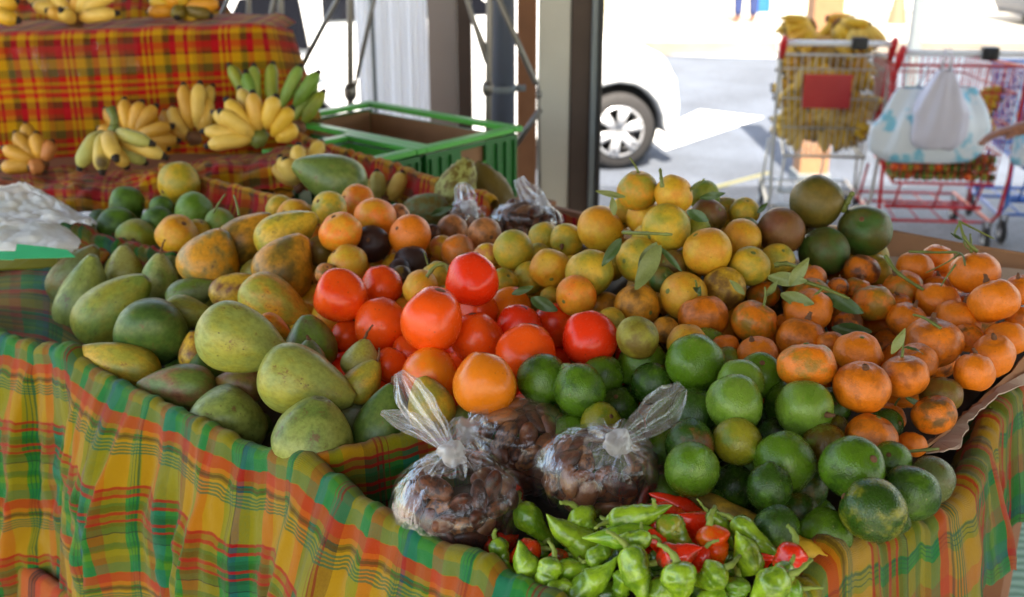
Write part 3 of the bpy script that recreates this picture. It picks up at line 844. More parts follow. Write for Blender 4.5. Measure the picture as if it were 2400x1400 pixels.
for ln in PEPPER.strip().splitlines():
    a, lab = ln.split('|'); px, py, L, W, ang, fl, col, bd = a.split()
    px, py, L, W, ang = map(float, (px, py, L, W, ang))
    D = depth_at(px, py) + float(fl) * .008
    ca, sa = math.cos(R(ang)), math.sin(R(ang)); h = max(0, (L - W) / 2) / (W / 2)
    sph = [(ca * h * k, sa * h * k, s) for k, s in ((-.9, .4), (-.3, .8), (.5, .85))]
    ITEMS.append(dict(kind='pepper', px=px, py=py, r=W / 2 / F, L=L / 2 / F, ang=R(ang), tilt=R(rnd.uniform(-12, 12)), D=D, D0=D, col=col, bend=float(bd), label=lab, sph=sph))
# fixed bodies the fruit must not enter: (centre, radius) of the seed bags
BAGS = [(1074, 1180, 1.345, 146, 126), (1400, 1100, 1.35, 148, 112), (1205, 1045, 1.50, 128, 112)]
def dmin(q):
    # the heap stays behind the front left board: e2 >= radius
    r0 = ray(q['px'], q['py']); w = (r0.x * E2.x + r0.y * E2.y); c0 = (CAM.x - E0.x) * E2.x + (CAM.y - E0.y) * E2.y
    if w - q['r'] < .05: return 0.
    w1 = (r0.x * E1.x + r0.y * E1.y); c1 = (CAM.x - E0.x) * E1.x + (CAM.y - E0.y) * E1.y
    d = (.004 - c0) / (w - q['r'] * .92)
    return min(d, q['D'] * 1.12)
def relax():
    it = ITEMS + [dict(px=b[0], py=b[1], r=b[3] / F * .86, D=b[2], D0=b[2], sph=[(0, 0, 1.)], fix=1) for b in BAGS]
    n = len(it)
    own = []; off = []; rs = []
    for i, q in enumerate(it):
        for (x, y, s) in q['sph']:
            own.append(i); off.append(((q['px'] - 1200) / F + x * q['r'], (700 - q['py']) / F + y * q['r'])); rs.append(q['r'] * s)
    own = np.array(own); off = np.array(off); rs = np.array(rs)
    D = np.array([q['D'] for q in it]); D0 = D.copy(); fix = np.array([1. if q.get('fix') else 0. for q in it])
    ii, jj = np.triu_indices(len(own), 1)
    keep = own[ii] != own[jj]; ii, jj = ii[keep], jj[keep]
    lat0 = np.hypot(off[ii, 0] - off[jj, 0], off[ii, 1] - off[jj, 1])
    keep = lat0 < (rs[ii] + rs[jj]) * 1.0; ii, jj, lat0 = ii[keep], jj[keep], lat0[keep]
    oi, oj = own[ii], own[jj]
    rad = .96 * (rs[ii] + rs[jj])
    sgn = np.sign(D0[oj] - D0[oi]); sgn[sgn == 0] = 1
    Dmin = np.array([0. if q.get('fix') else dmin(q) for q in it])
    for k in range(500):
        m = (D[oi] + D[oj]) / 2
        need = np.sqrt(np.maximum((rad * m) ** 2 - (lat0 * m) ** 2, 0))
        gap = (D[oj] - D[oi]) * sgn
        push = np.maximum(need - gap, 0) * .25
        acc = np.zeros(n); cnt = np.zeros(n)
        np.add.at(acc, oi, -sgn * push); np.add.at(acc, oj, sgn * push)
        np.add.at(cnt, oi, push > 0); np.add.at(cnt, oj, push > 0)
        D += acc / np.maximum(1, cnt * .6) * (1 - fix)
        D += (D0 - D) * .006 * (1 - fix)
        D = np.maximum(D, Dmin)
    for q, d in zip(ITEMS, D): q['D'] = float(d)
    dv = np.abs(D - D0); print('relax: mean shift', dv.mean(), 'max', dv.max())
relax()

PLUR = {'lime': 'limes heaped in the stall', 'persimmon': 'red orange persimmons heaped in the stall', 'orange': 'yellow green oranges heaped in the stall',
        'pomelo': 'pomelos on top of the oranges', 'mandarin': 'mandarins heaped beside the cardboard', 'citrus': 'green citrus fruits in the small compartment',
        'passion_fruit': 'passion fruits between papayas and soursops', 'papaya': 'papayas heaped in the stall', 'pepper': 'small peppers in the corner compartment'}
TW = {'upright stalk': 2, 'thin twig': 2, 'hooked dry stem': 1, 'star shaped': 2, 'cut pale stem': 1, 'yellow leaf on': 2, 'splinter': 1, 'upright twig': 2, 'curled twig': 1, 'crossed by a green twig': 1, 'grey twig': 2, 'two twigs': 2}
cnt = 0
for q in ITEMS:
    cnt += 1
    rr = random.Random(cnt * 13)
    c = P(q['px'], q['py'], q['D']); q['c'] = c
    k = q['kind']; r = q['r'] * q['D']; q['R'] = r
    lab = q['label']
    if k in ('papaya', 'pepper'):
        ax = (CR * math.cos(q['ang']) + CU * math.sin(q['ang'])) * math.cos(q['tilt']) + CF * math.sin(-q['tilt'])
        L = q['L'] * q['D'] / max(.45, math.cos(q['tilt'])) if k == 'papaya' and abs(q['tilt']) < R(30) else q['L'] * q['D']
        me = papaya_mesh(cnt, 1) if k == 'papaya' else pepper_mesh(cnt, q['bend'])
        o = bpy.data.objects.new(k, me); link(o)
        rot = rot_to(ax, rr.uniform(0, 6.28))
        place(o, c, rot, (r, r, L) if k == 'papaya' else (r * 1.14, r * 1.14, L * 1.08))
        q['ax'] = ax; q['Lw'] = L
        if k == 'papaya':
            s = q['stem']; z = .88
            if s: part('stem', (STUB if s == 1 else LONG)[cnt % 3], o, (0, 0, z), (rr.uniform(-.3, .3), rr.uniform(-.3, .3), 0), (1.1, 1.1, 1.1 * r / L))
            else: part('stem_scar', SCARG, o, (0, 0, z + .03), None, (1.1, 1.1, 1.0))
        else:
            part('stem', PST[cnt % 4], o, (0, 0, .93), (rr.uniform(-.4, .4), rr.uniform(-.4, .4), rr.uniform(0, 6)), (1.25, 1.25, 1.7 * r / L))
    else:
        o = bpy.data.objects.new(k, proto(k, cnt % 6)); link(o)
        # where the stem end points
        if k == 'mandarin': ax = CU * .8 + Vector((rr.uniform(-.5, .5), rr.uniform(-.5, .3), rr.uniform(.1, .6)))
        elif k == 'persimmon': ax = CU + Vector((rr.uniform(-.35, .35), rr.uniform(-.3, .3), .2))
        elif k == 'lime': ax = Vector((rr.uniform(-1, 1), rr.uniform(-1, 1), rr.uniform(-1, 1)))
        else: ax = Vector((rr.uniform(-1, 1), rr.uniform(-1, .4), rr.uniform(-.5, 1)))
        if 'ringed eye' in lab: ax = CU * .75 - CF * .55 + CR * (.1 if 'under the amber' in lab else -.25)
        if 'largest pale green lime' in lab: ax = -(-CF * .85 - CR * .38 + CU * .05) ; 
        if 'pear shaped' in lab: ax = -(CU - CF * .2)
        if 'two-tone' in lab: ax = -(CR * .85 - CU * .4 - CF * .15)
        if 'dried curled' in lab: ax = CR * .5 - CU * .12 - CF * .75
        if 'stem scar facing' in lab: ax = CR * .6 - CF * .5
        if 'ring shaped scar' in lab: ax = -CF + CU * .1
        if 'dented' in lab: ax = CU * .7 - CF * .5
        if 'oblong' in lab: ax = CU
        rot = rot_to(ax, rr.uniform(0, 6.28))
        sc = Vector((r, r, r))
        if k == 'lime': sc *= rr.uniform(.99, 1.05)
        if 'oblong' in lab: sc.x *= 1.08; rot = rot_to(ax, 0)
        place(o, c, rot, sc)
        if 'oval mandarin' in lab: o.scale.y *= .86
        if k == 'persimmon':
            if 'ringed eye' in lab or 'black scar' in lab or 'black crowned' in lab: part('calyx_scar', EYE, o, (0, 0, .96))
            else: part('calyx_scar', SCAR, o, (0, 0, .96), None, (1.6, 1.6, 1))
        elif k in ('lime', 'orange', 'citrus', 'passion_fruit', 'pomelo'):
            part('stem_scar', SCAR if k != 'orange' else SCARG, o, (0, 0, 1.0 if k == 'lime' else .87))
        tw = [v for s_, v in TW.items() if s_ in lab]
        if k == 'mandarin' or tw:
            t = tw[0] if tw else (1 if rr.random() < .25 else 0)
            zc = .78 if k == 'mandarin' else .9
            if t: 
                st = part('stem', (TWIG if t == 2 else STUB)[cnt % 3], o, (0, 0, zc), (rr.uniform(-.4, .4), rr.uniform(-.4, .4), 0), (1, 1, 1.4 if t == 2 else 1))
                if t == 2 and k == 'mandarin':
                    lf = part('leaf', LEAF[cnt % 6], st, (0, 0, .3), (rr.uniform(.8, 1.5), 0, rr.uniform(0, 6)), (.8, .8, .8))
            else: part('stem_scar', SCARG, o, (0, 0, zc + .03), None, (.8, .8, 1))
        if 'dried curled' in lab: part('dry_stem', STUB[1], o, (0, 0, 1.0), (0, 0, 0), (.8, .8, 1))
    tint(o, q['col'], rr=rr)
    tag(o, lab, k.replace('_', ' '), PLUR[k])

# ---------------------------------------------------------------- the hidden second layer of each heap
vis = [(q['c'], q['R'] * (1.15 if q['kind'] == 'papaya' else 1), q['kind']) for q in ITEMS]
VC = np.array([list(v[0]) for v in vis]); VR = np.array([v[1] for v in vis])
def surf_z(x, y):
    d2 = (VC[:, 0] - x) ** 2 + (VC[:, 1] - y) ** 2
    w = 1 / (d2 + 4e-4) ** 1.5
    return float((w * VC[:, 2]).sum() / w.sum()), int(np.argmin(d2)), float(np.sqrt(d2.min()))
fc = {}
FILL = []
for a in np.arange(.0, 2.0, .074):
    for b in np.arange(.0, 1.3, .064):
        e1 = a + (.037 if int(round(b / .064)) % 2 else 0) + rnd.uniform(-.008, .008); e2 = b + rnd.uniform(-.008, .008)
        p = S(e1, e2, 0)
        z, k, dm = surf_z(p.x, p.y)
        kind = vis[k][2]
        if kind in ('papaya', 'pepper', 'pomelo'):
            kind = 'orange' if kind == 'pomelo' else kind
        if dm > .07 or e2 < .055 or e1 < .05: continue
        if e2 < .25 and e1 < .6 and kind != 'pepper': continue
        if kind == 'papaya' and (int(round(a / .074)) + int(round(b / .064))) % 2: continue
        r = {'lime': .031, 'mandarin': .033, 'orange': .033, 'persimmon': .038, 'papaya': .042, 'pepper': .017, 'citrus': .036, 'passion_fruit': .033}[kind]
        c = np.array([p.x, p.y, z - r * 1.5])
        for _ in range(12):
            dd = np.linalg.norm(VC - c, axis=1); bad = (VR + r) * .92 - dd
            i = int(np.argmax(bad))
            if bad[i] <= 0: break
            c[2] -= max(.006, bad[i] * .6)
        if c[2] < .90 or z - c[2] > .16: continue
        if any(np.linalg.norm(c - f[0]) < (r + f[1]) * .9 for f in FILL): continue
        FILL.append((c, r, kind))
BCOL = {'lime': ['gG', 'Gg', 'gl'], 'mandarin': ['OO', 'Ok', 'Ob'], 'orange': ['oy', 'vy', 'kB'], 'persimmon': ['RR', 'rr'], 'papaya': ['gG', 'ek', 'vk'], 'pepper': ['gG', 'gl', 'rb'], 'citrus': ['gG', 'vl'], 'passion_fruit': ['on', 'oy']}
PEPB = [pepper_mesh(900 + i, .1) for i in range(3)]; PAPB = [papaya_mesh(900 + i, 1) for i in range(3)]
for i, (c, r, kind) in enumerate(FILL):
    rr = random.Random(i)
    me = PEPB[i % 3] if kind == 'pepper' else PAPB[i % 3] if kind == 'papaya' else proto(kind, i % 6)
    o = bpy.data.objects.new(kind, me); link(o)
    place(o, Vector(c), rot_to((rr.uniform(-1, 1), rr.uniform(-1, 1), rr.uniform(-.6, .6) if kind != 'papaya' else .2), rr.uniform(0, 6)), (r, r, r * (1.5 if kind == 'pepper' else 1.2 if kind == 'papaya' else 1)))
    tint(o, BCOL[kind][i % len(BCOL[kind])], rr=rr)
    tag(o, kind.replace('_', ' ') + ' buried in the lower layer, glimpsed only through dark gaps between others', kind.replace('_', ' '), 'buried lower layer of ' + kind.replace('_', ' ') + ' fruit')
print('visible', len(ITEMS), 'fill', len(FILL))
# ---------------------------------------------------------------- stall table, boards
def seg(path, k): return sum((path[i + 1] - path[i]).length for i in range(k))
def drape(name, path, ins, outs, mat, seed=0, n=160, lab='', amp=.03, freq=9., rim=.014, rimnoise=.006, uoff=0., voff=0., flip=1, bunch=(), hem=.02, flare=.12, ridges=(), group=None, vshift=.012, longer=0., swap=False):
    """cloth folded over a rim: path = rim points, ins / outs = how far it hangs inside / outside"""
    pts = catmull(path, n)
    s = 0; rows = []; uvs = []
    nv_in, nv_r, nv_out = 8, 6, 34
    S_ = [0]
    for i in range(1, n): S_.append(S_[-1] + (pts[i] - pts[i - 1]).length)
    cols = []; cuv = []
    uu = 0; prevv = None
    for i in range(n):
        t = (pts[min(i + 1, n - 1)] - pts[max(i - 1, 0)]); t.z = 0; t.normalize()
        nrm = Vector((t.y, -t.x, 0)) * flip
        s = S_[i]
        bn = sum(h * math.exp(-((s - c) / w) ** 2) for c, h, w in bunch)
        zr = rimnoise * nz((s * 14, seed, 0)) + rimnoise * .8 * nz((s * 45, seed, 3)) + rimnoise * .35 * nz((s * 110, seed, 6)) + bn
        rr = rim * (1 + .35 * nz((s * 30, 7, seed))) + bn * .5
        col = []; cu = []
        p = pts[i] + Vector((0, 0, zr))
        for k in range(nv_in):
            v = -ins * (1 - k / nv_in)
            col.append(p - nrm * (rr * 1.0 + .018 * (v / ins) ** 2 + .006 * nz((s * 25, v * 20, seed))) + Vector((0, 0, v - rr * .2))); cu.append(v - .03)
        for k in range(nv_r + 1):
            a = math.pi * (1 - k / nv_r)
            col.append(p + nrm * rr * math.cos(a) + Vector((0, 0, rr * math.sin(a) * .9))); cu.append(-.03 + .03 * k / nv_r)
        for k in range(1, nv_out + 1):
            v = outs * k / nv_out
            g = min(1, v / .16)
            ss = s + .05 * nz((s * 3, v * 2.5, seed + 5))
            f = .5 * math.sin(ss * freq * 2 * math.pi / 1.35 + seed) + .42 * math.sin(ss * freq * 2 * math.pi * .53 + 1.7 * seed + v * 2) + .8 * nz((ss * freq * .9, v * 1.2, seed + 1))
            f = f + .35 * abs(f) * f
            for c, h, w in ridges:
                d = (s - c - (v * .12)); f += h * math.exp(-abs(d) / w)
            fine = nz((s * 38, v * 5, seed + 2)) * .10 + nz((s * 80 + v * 20, v * 14, seed + 9)) * .03 - abs(nz((s * 22 - v * 12, v * 5, seed + 4))) * .12
            off = rr + amp * g ** .8 * max(.06, f * .55 + .35) + amp * fine * (1 + .6 * g) + flare * v
            hv = v * (1 + hem * nz((s * 5, 3, seed))) * (1 + longer * max(0, 1 - s / .62))
            col.append(p + nrm * off + t * (.012 * g * nz((s * 6, v * 5, seed + 8))) + Vector((0, 0, -hv))); cu.append(v)
        mid = col[nv_in + nv_r + 12]
        if prevv is not None: uu += (mid - prevv).length
        prevv = mid
        cols.append(col)
        sag = vshift * (nz((s * 5, 1, seed + 11)) + .5 * nz((s * 13, 1, seed + 12)))
        cuv.append([(uoff + uu + .003 * nz((s * 8, q * 6, 4)), voff + q + sag * min(1, abs(q) / .12)) for q in cu])
    if swap: cuv = [[(b_, a_) for a_, b_ in c_] for c_ in cuv]
    mb = MB(); mb.grid(cols, cuv)
    o = mb.build(name, mat)
    sm = o.modifiers.new('s', 'SOLIDIFY'); sm.thickness = .0016; sm.offset = 0
    tag(o, lab, 'cloth', group)
    return o
def patch(name, rows, mat, lab, nu=60, nv=24, amp=.008, fr=12., seed=0, uoff=0, voff=0, cat='cloth', group=None, thick=.0016, rot=False, crinkle=0.):
    """cloth or sheet laid through rows of (px,py,D) points"""
    R0 = [catmull([P(*q) for q in r_], nu) for r_ in rows]
    G = [catmull([R0[i][j] for i in range(len(R0))], nv) for j in range(nu)]
    out = []; uv = []
    su = 0
    for j in range(nu):
        if j: su += (G[j][nv // 2] - G[j - 1][nv // 2]).length
        sv = 0; c = []; u = []
        for i in range(nv):
            if i: sv += (G[j][i] - G[j][i - 1]).length
            q = G[j][i]
            d = amp * (nz((q.x * fr, q.y * fr, q.z * fr), 1, seed) + .4 * nz((q.x * fr * 3, q.y * fr * 3, q.z * fr * 3), 1, seed)) * 2
            if crinkle:
                d += crinkle * abs(nz((q.x * 60, q.y * 60, q.z * 60), 1, seed + 3)) + crinkle * abs(nz((q.x * 25, q.y * 25, q.z * 25), 1, seed + 5)) * 2
            c.append(q - CF * d + Vector((0, 0, d * .5)))
            u.append((uoff + sv, voff + su) if rot else (uoff + su, voff + sv))
        out.append(c); uv.append(u)
    mb = MB(); mb.grid(out, uv); o = mb.build(name, mat)
    if thick:
        sm = o.modifiers.new('s', 'SOLIDIFY'); sm.thickness = thick; sm.offset = 0
    if lab: tag(o, lab, cat, group)
    return o

# wooden stall under the fruit
st = empty('market_stall', S(.9, .6, 0))
tag(st, 'wooden market stall hidden under plaid cloths and heaped fruit', 'stall')
def sbox(mb, a0, a1, b0, b1, z0, z1):
    c = [S(a0, b0, z0), S(a1, b0, z0), S(a1, b1, z0), S(a0, b1, z0)]
    vs = c + [Vector((v.x, v.y, z1)) for v in c]
    vs = [v - st.location for v in vs]
    mb.add(vs, [(3, 2, 1, 0), (4, 5, 6, 7), (0, 1, 5, 4), (1, 2, 6, 5), (2, 3, 7, 6), (3, 0, 4, 7)])
mb = MB(); sbox(mb, .0, 1.95, .0, 1.28, .86, .885); mb.build('table_top', M['bed'], st, smooth=False)
for (a0, a1, b0, b1) in ((.02, 1.9, 1.268, 1.285),):
    mb = MB(); sbox(mb, a0, a1, b0, b1, .886, .985); mb.build('side_board', M['wood'], st, smooth=False)
for (a, b) in ((.06, .06), (1.85, .06), (.06, 1.2), (1.85, 1.2)):
    mb = MB(); sbox(mb, a - .03, a + .03, b - .03, b + .03, 0, .859); mb.build('leg', M['wood'], st, smooth=False)
# sloping bed that carries the heaps
rows = []
for i in range(46):
    row = []
    for j in range(32):
        a = .05 + i * (1.86 / 45); b = .06 + j * (1.2 / 31)
        p = S(a, b, 0); z, k, dm = surf_z(p.x, p.y)
        h = max(.888, min(z - .125, 1.15)) if dm < .3 else .89
        ed = min(1, min(a, b, 1.28 - b, 1.93 - a) / .08)
        row.append(Vector((p.x, p.y, .888 + (h - .888) * max(0, ed))) - st.location)
    rows.append(row)
mb = MB(); mb.grid(rows); mb.build('sloping_bed', M['bed'], st)

def board(path, z0, z1, name='side_board'):
    q = catmull(path, 60); mb = MB(); rows = []
    for p in q: rows.append([Vector((p.x, p.y, z0)) - st.location, Vector((p.x, p.y, z1)) - st.location])
    mb.grid(rows); o = mb.build(name, M['wood'], st, smooth=False); sm = o.modifiers.new('s', 'SOLIDIFY'); sm.thickness = .01; sm.offset = 0
# front left cloth
z0 = .995
path = [onz(x, y, z0) for x, y in ((1720, 1612), (1500, 1512), (1300, 1414), (1130, 1332), (900, 1214), (720, 1106), (500, 1016), (330, 932), (170, 850), (20, 796), (-120, 722), (-330, 640))]
board(path[1:-1], .886, .975)
drape('cloth_skirt', path, .07, .57, M['madras'], 3, 420, 'green yellow plaid cloth hanging in folds along the papaya side of the stall', amp=.072, freq=4.6, rim=.012, rimnoise=.009, flip=-1,
      bunch=((seg(path, 5), .012, .03), (seg(path, 5) - .06, .007, .02), (seg(path, 8), .018, .028), (seg(path, 8) + .05, .008, .02), (seg(path, 6), .006, .02), (seg(path, 3), .005, .02)), ridges=((.42, .5, .02), (.62, .6, .03), (.80, .7, .02), (1.0, .9, .02), (1.15, .7, .03), (1.30, .9, .03), (1.5, .6, .04)), uoff=.05, hem=.03, flare=.10)
# right rim cloth
path = [onz(x, y, z) for x, y, z in ((1400, 1650, .985), (1600, 1545, .985), (1850, 1412, .985), (1950, 1312, 1.0), (2070, 1268, .985), (2190, 1222, .985), (2266, 1140, .99), (2300, 1040, .99), (2340, 962, 1.0), (2425, 880, 1.0), (2600, 745, 1.0))]
board(path[1:-1], .886, .968)
drape('cloth_skirt', path, .05, .175, M['madras'], 11, 300, 'orange and green plaid cloth edging the lime and mandarin side', amp=.034, freq=8, rim=.016, rimnoise=.014, bunch=((seg(path, 3) - .01, .013, .024), (seg(path, 3) - .05, .004, .02), (seg(path, 4) + .01, .008, .02), (seg(path, 6), .008, .03), (seg(path, 8), .016, .03)), uoff=.13, voff=.02, hem=.3, flare=.12, longer=.55, swap=True, flip=1, vshift=.03)
# orange plaid cloth under the front left skirt
path = [onz(x, y, .60) + Vector((.01, .03, 0)) for x, y in ((900, 1900), (420, 1620), (-20, 1330), (-400, 1130))]
drape('under_cloth', path, .02, .4, M['madrasorange'], 5, 120, 'orange red plaid cloth showing below the hem of the green one', amp=.01, freq=6, flip=-1)
# inner corner cloth on the left
patch('corner_cloth', [[(-90, 630, 2.36), (20, 606, 2.36), (120, 604, 2.33), (260, 588, 2.27)], [(-90, 700, 2.17), (20, 690, 2.2), (120, 690, 2.18), (210, 690, 2.2)], [(-90, 780, 1.95), (30, 800, 1.96), (120, 820, 1.93), (200, 830, 1.96)], [(-60, 800, 1.90), (60, 840, 1.88), (170, 870, 1.84), (240, 880, 1.86)]],
      M['madras'], 'inner fold of plaid cloth sloping down behind the upright papayas', amp=.004, seed=4, voff=.34, rot=False)
# divider between papayas and peppers
path = [onz(x, y, z) for x, y, z in ((690, 1088, 1.0), (760, 1076, 1.01), (850, 1055, 1.01), (960, 1030, 1.01), (1070, 1000, 1.01), (1180, 960, 1.0))]
drape('divider_cloth', path, .05, .10, M['madras'], 8, 90, 'plaid cloth over the divider between papayas and seed bags', amp=.008, freq=5, rim=.012, flip=1, rimnoise=.004, uoff=.2, voff=.12)
# divider between papayas and the citrus compartment
path = [onz(x, y, 1.03) for x, y in ((150, 520), (215, 552), (300, 580), (400, 604), (500, 606), (600, 640))]
drape('divider_cloth', path, .05, .08, M['madras'], 21, 110, 'teal and red plaid cloth edge in front of the green citrus', amp=.012, freq=9, rim=.014, flip=-1, rimnoise=.02, uoff=.3, voff=.18)
# divider behind the citrus
path = [onz(x, y, 1.09) for x, y in ((380, 390), (480, 424), (600, 455), (720, 490), (830, 525))]
drape('divider_cloth', path, .05, .09, M['madrasred'], 22, 110, 'red and yellow plaid strip between bananas and the speckled papayas', amp=.006, freq=5, rim=.010, flip=-1, rimnoise=.004, uoff=.02, voff=.06)
path = [onz(x, y, 1.10) for x, y in ((690, 318), (760, 345), (850, 372), (950, 402), (1060, 440), (1160, 470))]
drape('divider_cloth', path, .05, .10, M['madrasred'], 23, 110, 'red and yellow plaid strip in front of the green crates', amp=.01, freq=5, rim=.012, flip=-1, rimnoise=.012, uoff=.1, voff=.06)
patch('divider_cloth', [[(1150, 478, 2.62), (1250, 482, 2.6), (1350, 512, 2.5), (1470, 530, 2.4)], [(1150, 500, 2.62), (1250, 505, 2.6), (1350, 540, 2.5), (1470, 560, 2.4)], [(1150, 560, 2.6), (1250, 570, 2.55), (1350, 590, 2.45), (1470, 600, 2.4)]], M['madrasred'], 'dark red cloth edge behind the seed bag at the back', amp=.006, uoff=.01, voff=.0, nu=40)
# banana ledge: lower tier cloth, riser, upper tier
patch('tier_cloth', [[(-60, 395, 3.02), (150, 400, 2.98), (400, 392, 2.96), (620, 360, 2.98), (740, 330, 3.02)], [(-60, 425, 2.82), (150, 428, 2.78), (330, 412, 2.76), (520, 384, 2.74), (770, 352, 2.76)], [(-60, 440, 2.74), (150, 438, 2.70), (330, 424, 2.68), (520, 398, 2.66), (780, 366, 2.68)], [(-60, 500, 2.66), (150, 500, 2.62), (330, 490, 2.6), (520, 462, 2.60), (790, 430, 2.62)]],
      M['madrasred'], 'red plaid cloth on the lower tier with bananas lying on it', nu=110, nv=44, amp=.013, fr=9, seed=9, crinkle=.006)
YB = 3.06
def tier_pt(px, py, off=0): return ony(px, py, YB + off + .00013 * px)
top = [tier_pt(x, y) for x, y in ((-160, 84), (0, 75), (150, 71), (300, 66), (450, 60), (590, 56))]
rowsT = []; uvT = []
nn = 120; tp = catmull(top, nn)
for j in range(nn):
    c = []; u = []; b0 = tp[j]; s = (tp[j] - tp[0]).length
    for i in range(40):
        if i < 10: q = b0 + Vector((0, .30 * (1 - i / 10), 0)); v = -.3 * (1 - i / 10)
        else:
            v = (i - 10) / 29 * .40
            q = b0 + Vector((0, -.02 * math.sin(min(1, v / .03) * 1.57) - .03 * v + .012 * nz((s * 7, v * 3, 2)) * min(1, v * 5) * 2, -v))
        if i < 12: q = q + Vector((0, 0, .006 * nz((s * 9, v * 9, 1))))
        c.append(q); u.append((s, v + .3))
    rowsT.append(c); uvT.append(u)
# rounded end of the tier, falling to the side
for k in range(1, 12):
    a = k / 11; b0 = tp[-1]; c = []; u = []
    for i in range(40):
        if i < 10: q = b0 + Vector((.06 * a, .30 * (1 - i / 10) + .03 * a, -.03 * a * a)); v = -.3 * (1 - i / 10)
        else:
            v = (i - 10) / 29 * .40
            q = b0 + Vector((.06 * a + a * (.03 + .25 * v), .04 * a - .02 + .1 * a * a, -v * (1 - .05 * a) - .03 * a * a))
        c.append(q); u.append(((tp[-1] - tp[0]).length + .09 * a, v + .3))
    rowsT.append(c); uvT.append(u)
mb = MB(); mb.grid(rowsT, uvT); o = mb.build('tier_cloth', M['madrasred']); o.modifiers.new('s', 'SOLIDIFY').thickness = .002
tag(o, 'red and yellow plaid cloth falling down the face of the banana shelf', 'cloth')
patch('clear_sheet', [[(20, 112, 2.96), (160, 104, 2.965), (320, 90, 2.98)], [(20, 185, 2.93), (160, 180, 2.935), (330, 168, 2.95)]], M['film'], 'clear plastic sleeve shining on the face of the plaid shelf', nu=30, nv=12, amp=.003, seed=8, cat='plastic sheet', thick=0)
patch('shelf_back_cloth', [[(-160, -90, 3.62), (150, -90, 3.62), (400, -90, 3.64), (515, -90, 3.66)], [(-160, 0, 3.56), (150, 0, 3.56), (400, 0, 3.58), (528, 0, 3.6)], [(-160, 66, 3.52), (150, 62, 3.52), (400, 54, 3.54), (560, 50, 3.56)]], M['madrasred'], 'dark plaid cloth hanging behind the bananas of the upper shelf', nu=60, nv=16, amp=.008, seed=6)
ts = empty('banana_shelf', (-1.25, 3.4, 0)); tag(ts, 'stepped wooden shelf under the red plaid cloth and bananas', 'shelf')
mb = MB(); mb.box((-.28, .22, 1.28), (1.5, .55, .03)); mb.build('shelf_board', M['wood'], ts, smooth=False)
mb = MB(); mb.box((-.1, -.38, 1.0), (1.75, .5, .03)); mb.build('shelf_board', M['wood'], ts, smooth=False)
for x in (-.9, .42):
    mb = MB(); mb.box((x, .3, .63), (.06, .06, 1.26)); mb.build('leg', M['wood'], ts, smooth=False)
    mb = MB(); mb.box((x, -.35, .49), (.06, .06, .98)); mb.build('leg', M['wood'], ts, smooth=False)

# bare banana stalk used as divider
mb = MB()
pa = catmull([P(1560, 1142, 1.37), P(1680, 1190, 1.315), P(1800, 1248, 1.265), P(1880, 1288, 1.23), P(1935, 1312, 1.22)], 30)
mb.tube(pa, [.0135 + .002 * nz((i * .5, 0, 0)) for i in range(30)], 12)
o = mb.build('divider_stick', fruitmat('stalk_skin', .55, 0, 1, (.4, .6), 12, scars=.3, scarcol=(90, 70, 30))); tint(o, 'yk'); tag(o, 'yellow green bare stalk lying between peppers and limes', 'stick')

# ---------------------------------------------------------------- cardboard by the mandarins
def sheet(name, pts, D, mat, lab, thick=.004, torn=(), nsub=9, seed=0, wav=.004):
    """irregular board through (px,py,D) outline"""
    out = []
    m = len(pts)
    for i in range(m):
        a = Vector(pts[i]); b = Vector(pts[(i + 1) % m])
        for k in range(nsub):
            q = a.lerp(b, k / nsub)
            if i in torn: q.x += 9 * nz((q.x * .06, q.y * .06, seed)); q.y += 9 * nz((q.x * .06, q.y * .06, seed + 4))
            w = P(q.x, q.y, q.z)
            out.append(w + Vector((1, 1, 1)) * wav * nz((w.x * 12, w.y * 12, w.z * 12), 1, seed))
    bm = bmesh.new(); vs = [bm.verts.new(v) for v in out]; f = bm.faces.new(vs)
    bmesh.ops.triangulate(bm, faces=[f]); me = bpy.data.meshes.new(name); bm.to_mesh(me); bm.free()
    me.materials.append(mat); o = bpy.data.objects.new(name, me); link(o)
    sm = o.modifiers.new('s', 'SOLIDIFY'); sm.thickness = thick; sm.offset = 0
    if lab: tag(o, lab, 'cardboard')
    return o
sheet('cardboard_flap', [(2150, 1062, 1.42), (2196, 1018, 1.43), (2290, 945, 1.50), (2440, 800, 1.60), (2440, 862, 1.58), (2330, 930, 1.51), (2225, 1010, 1.42)], 0, M['card'], 'torn brown cardboard flap leaning between the mandarins and the plaid cloth', torn=(0, 1, 2, 4, 5), seed=3)
sheet('cardboard_flap', [(2170, 1062, 1.405), (2250, 985, 1.44), (2350, 905, 1.53), (2440, 850, 1.57), (2440, 884, 1.565), (2330, 935, 1.49), (2270, 990, 1.43), (2250, 1050, 1.39), (2205, 1058, 1.39)], 0, M['cardp'], 'torn pale inner layer of cardboard hanging over the plaid cloth', torn=(1, 4, 5, 6, 7), seed=6, thick=.002)
cb = sheet('cardboard_box', [(2078, 540, 2.18), (2250, 572, 2.12), (2460, 606, 2.05), (2460, 700, 2.0), (2250, 690, 2.06), (2050, 640, 2.12)], 0, M['card'], 'brown cardboard box wall rising behind the farthest mandarins', seed=9)
sheet2 = sheet('inner_lining', [(2060, 596, 2.13), (2250, 618, 2.08), (2460, 640, 2.0), (2460, 720, 1.97), (2250, 700, 2.03), (2050, 660, 2.09)], 0, M['cardp'], '', seed=10); sheet2.parent = cb
rim_m = MB(); rim_m.tube([P(2078, 540, 2.18), P(2250, 572, 2.12), P(2460, 606, 2.05)], .0035, 6); rim_m.build('folded_edge', M['card'], cb)

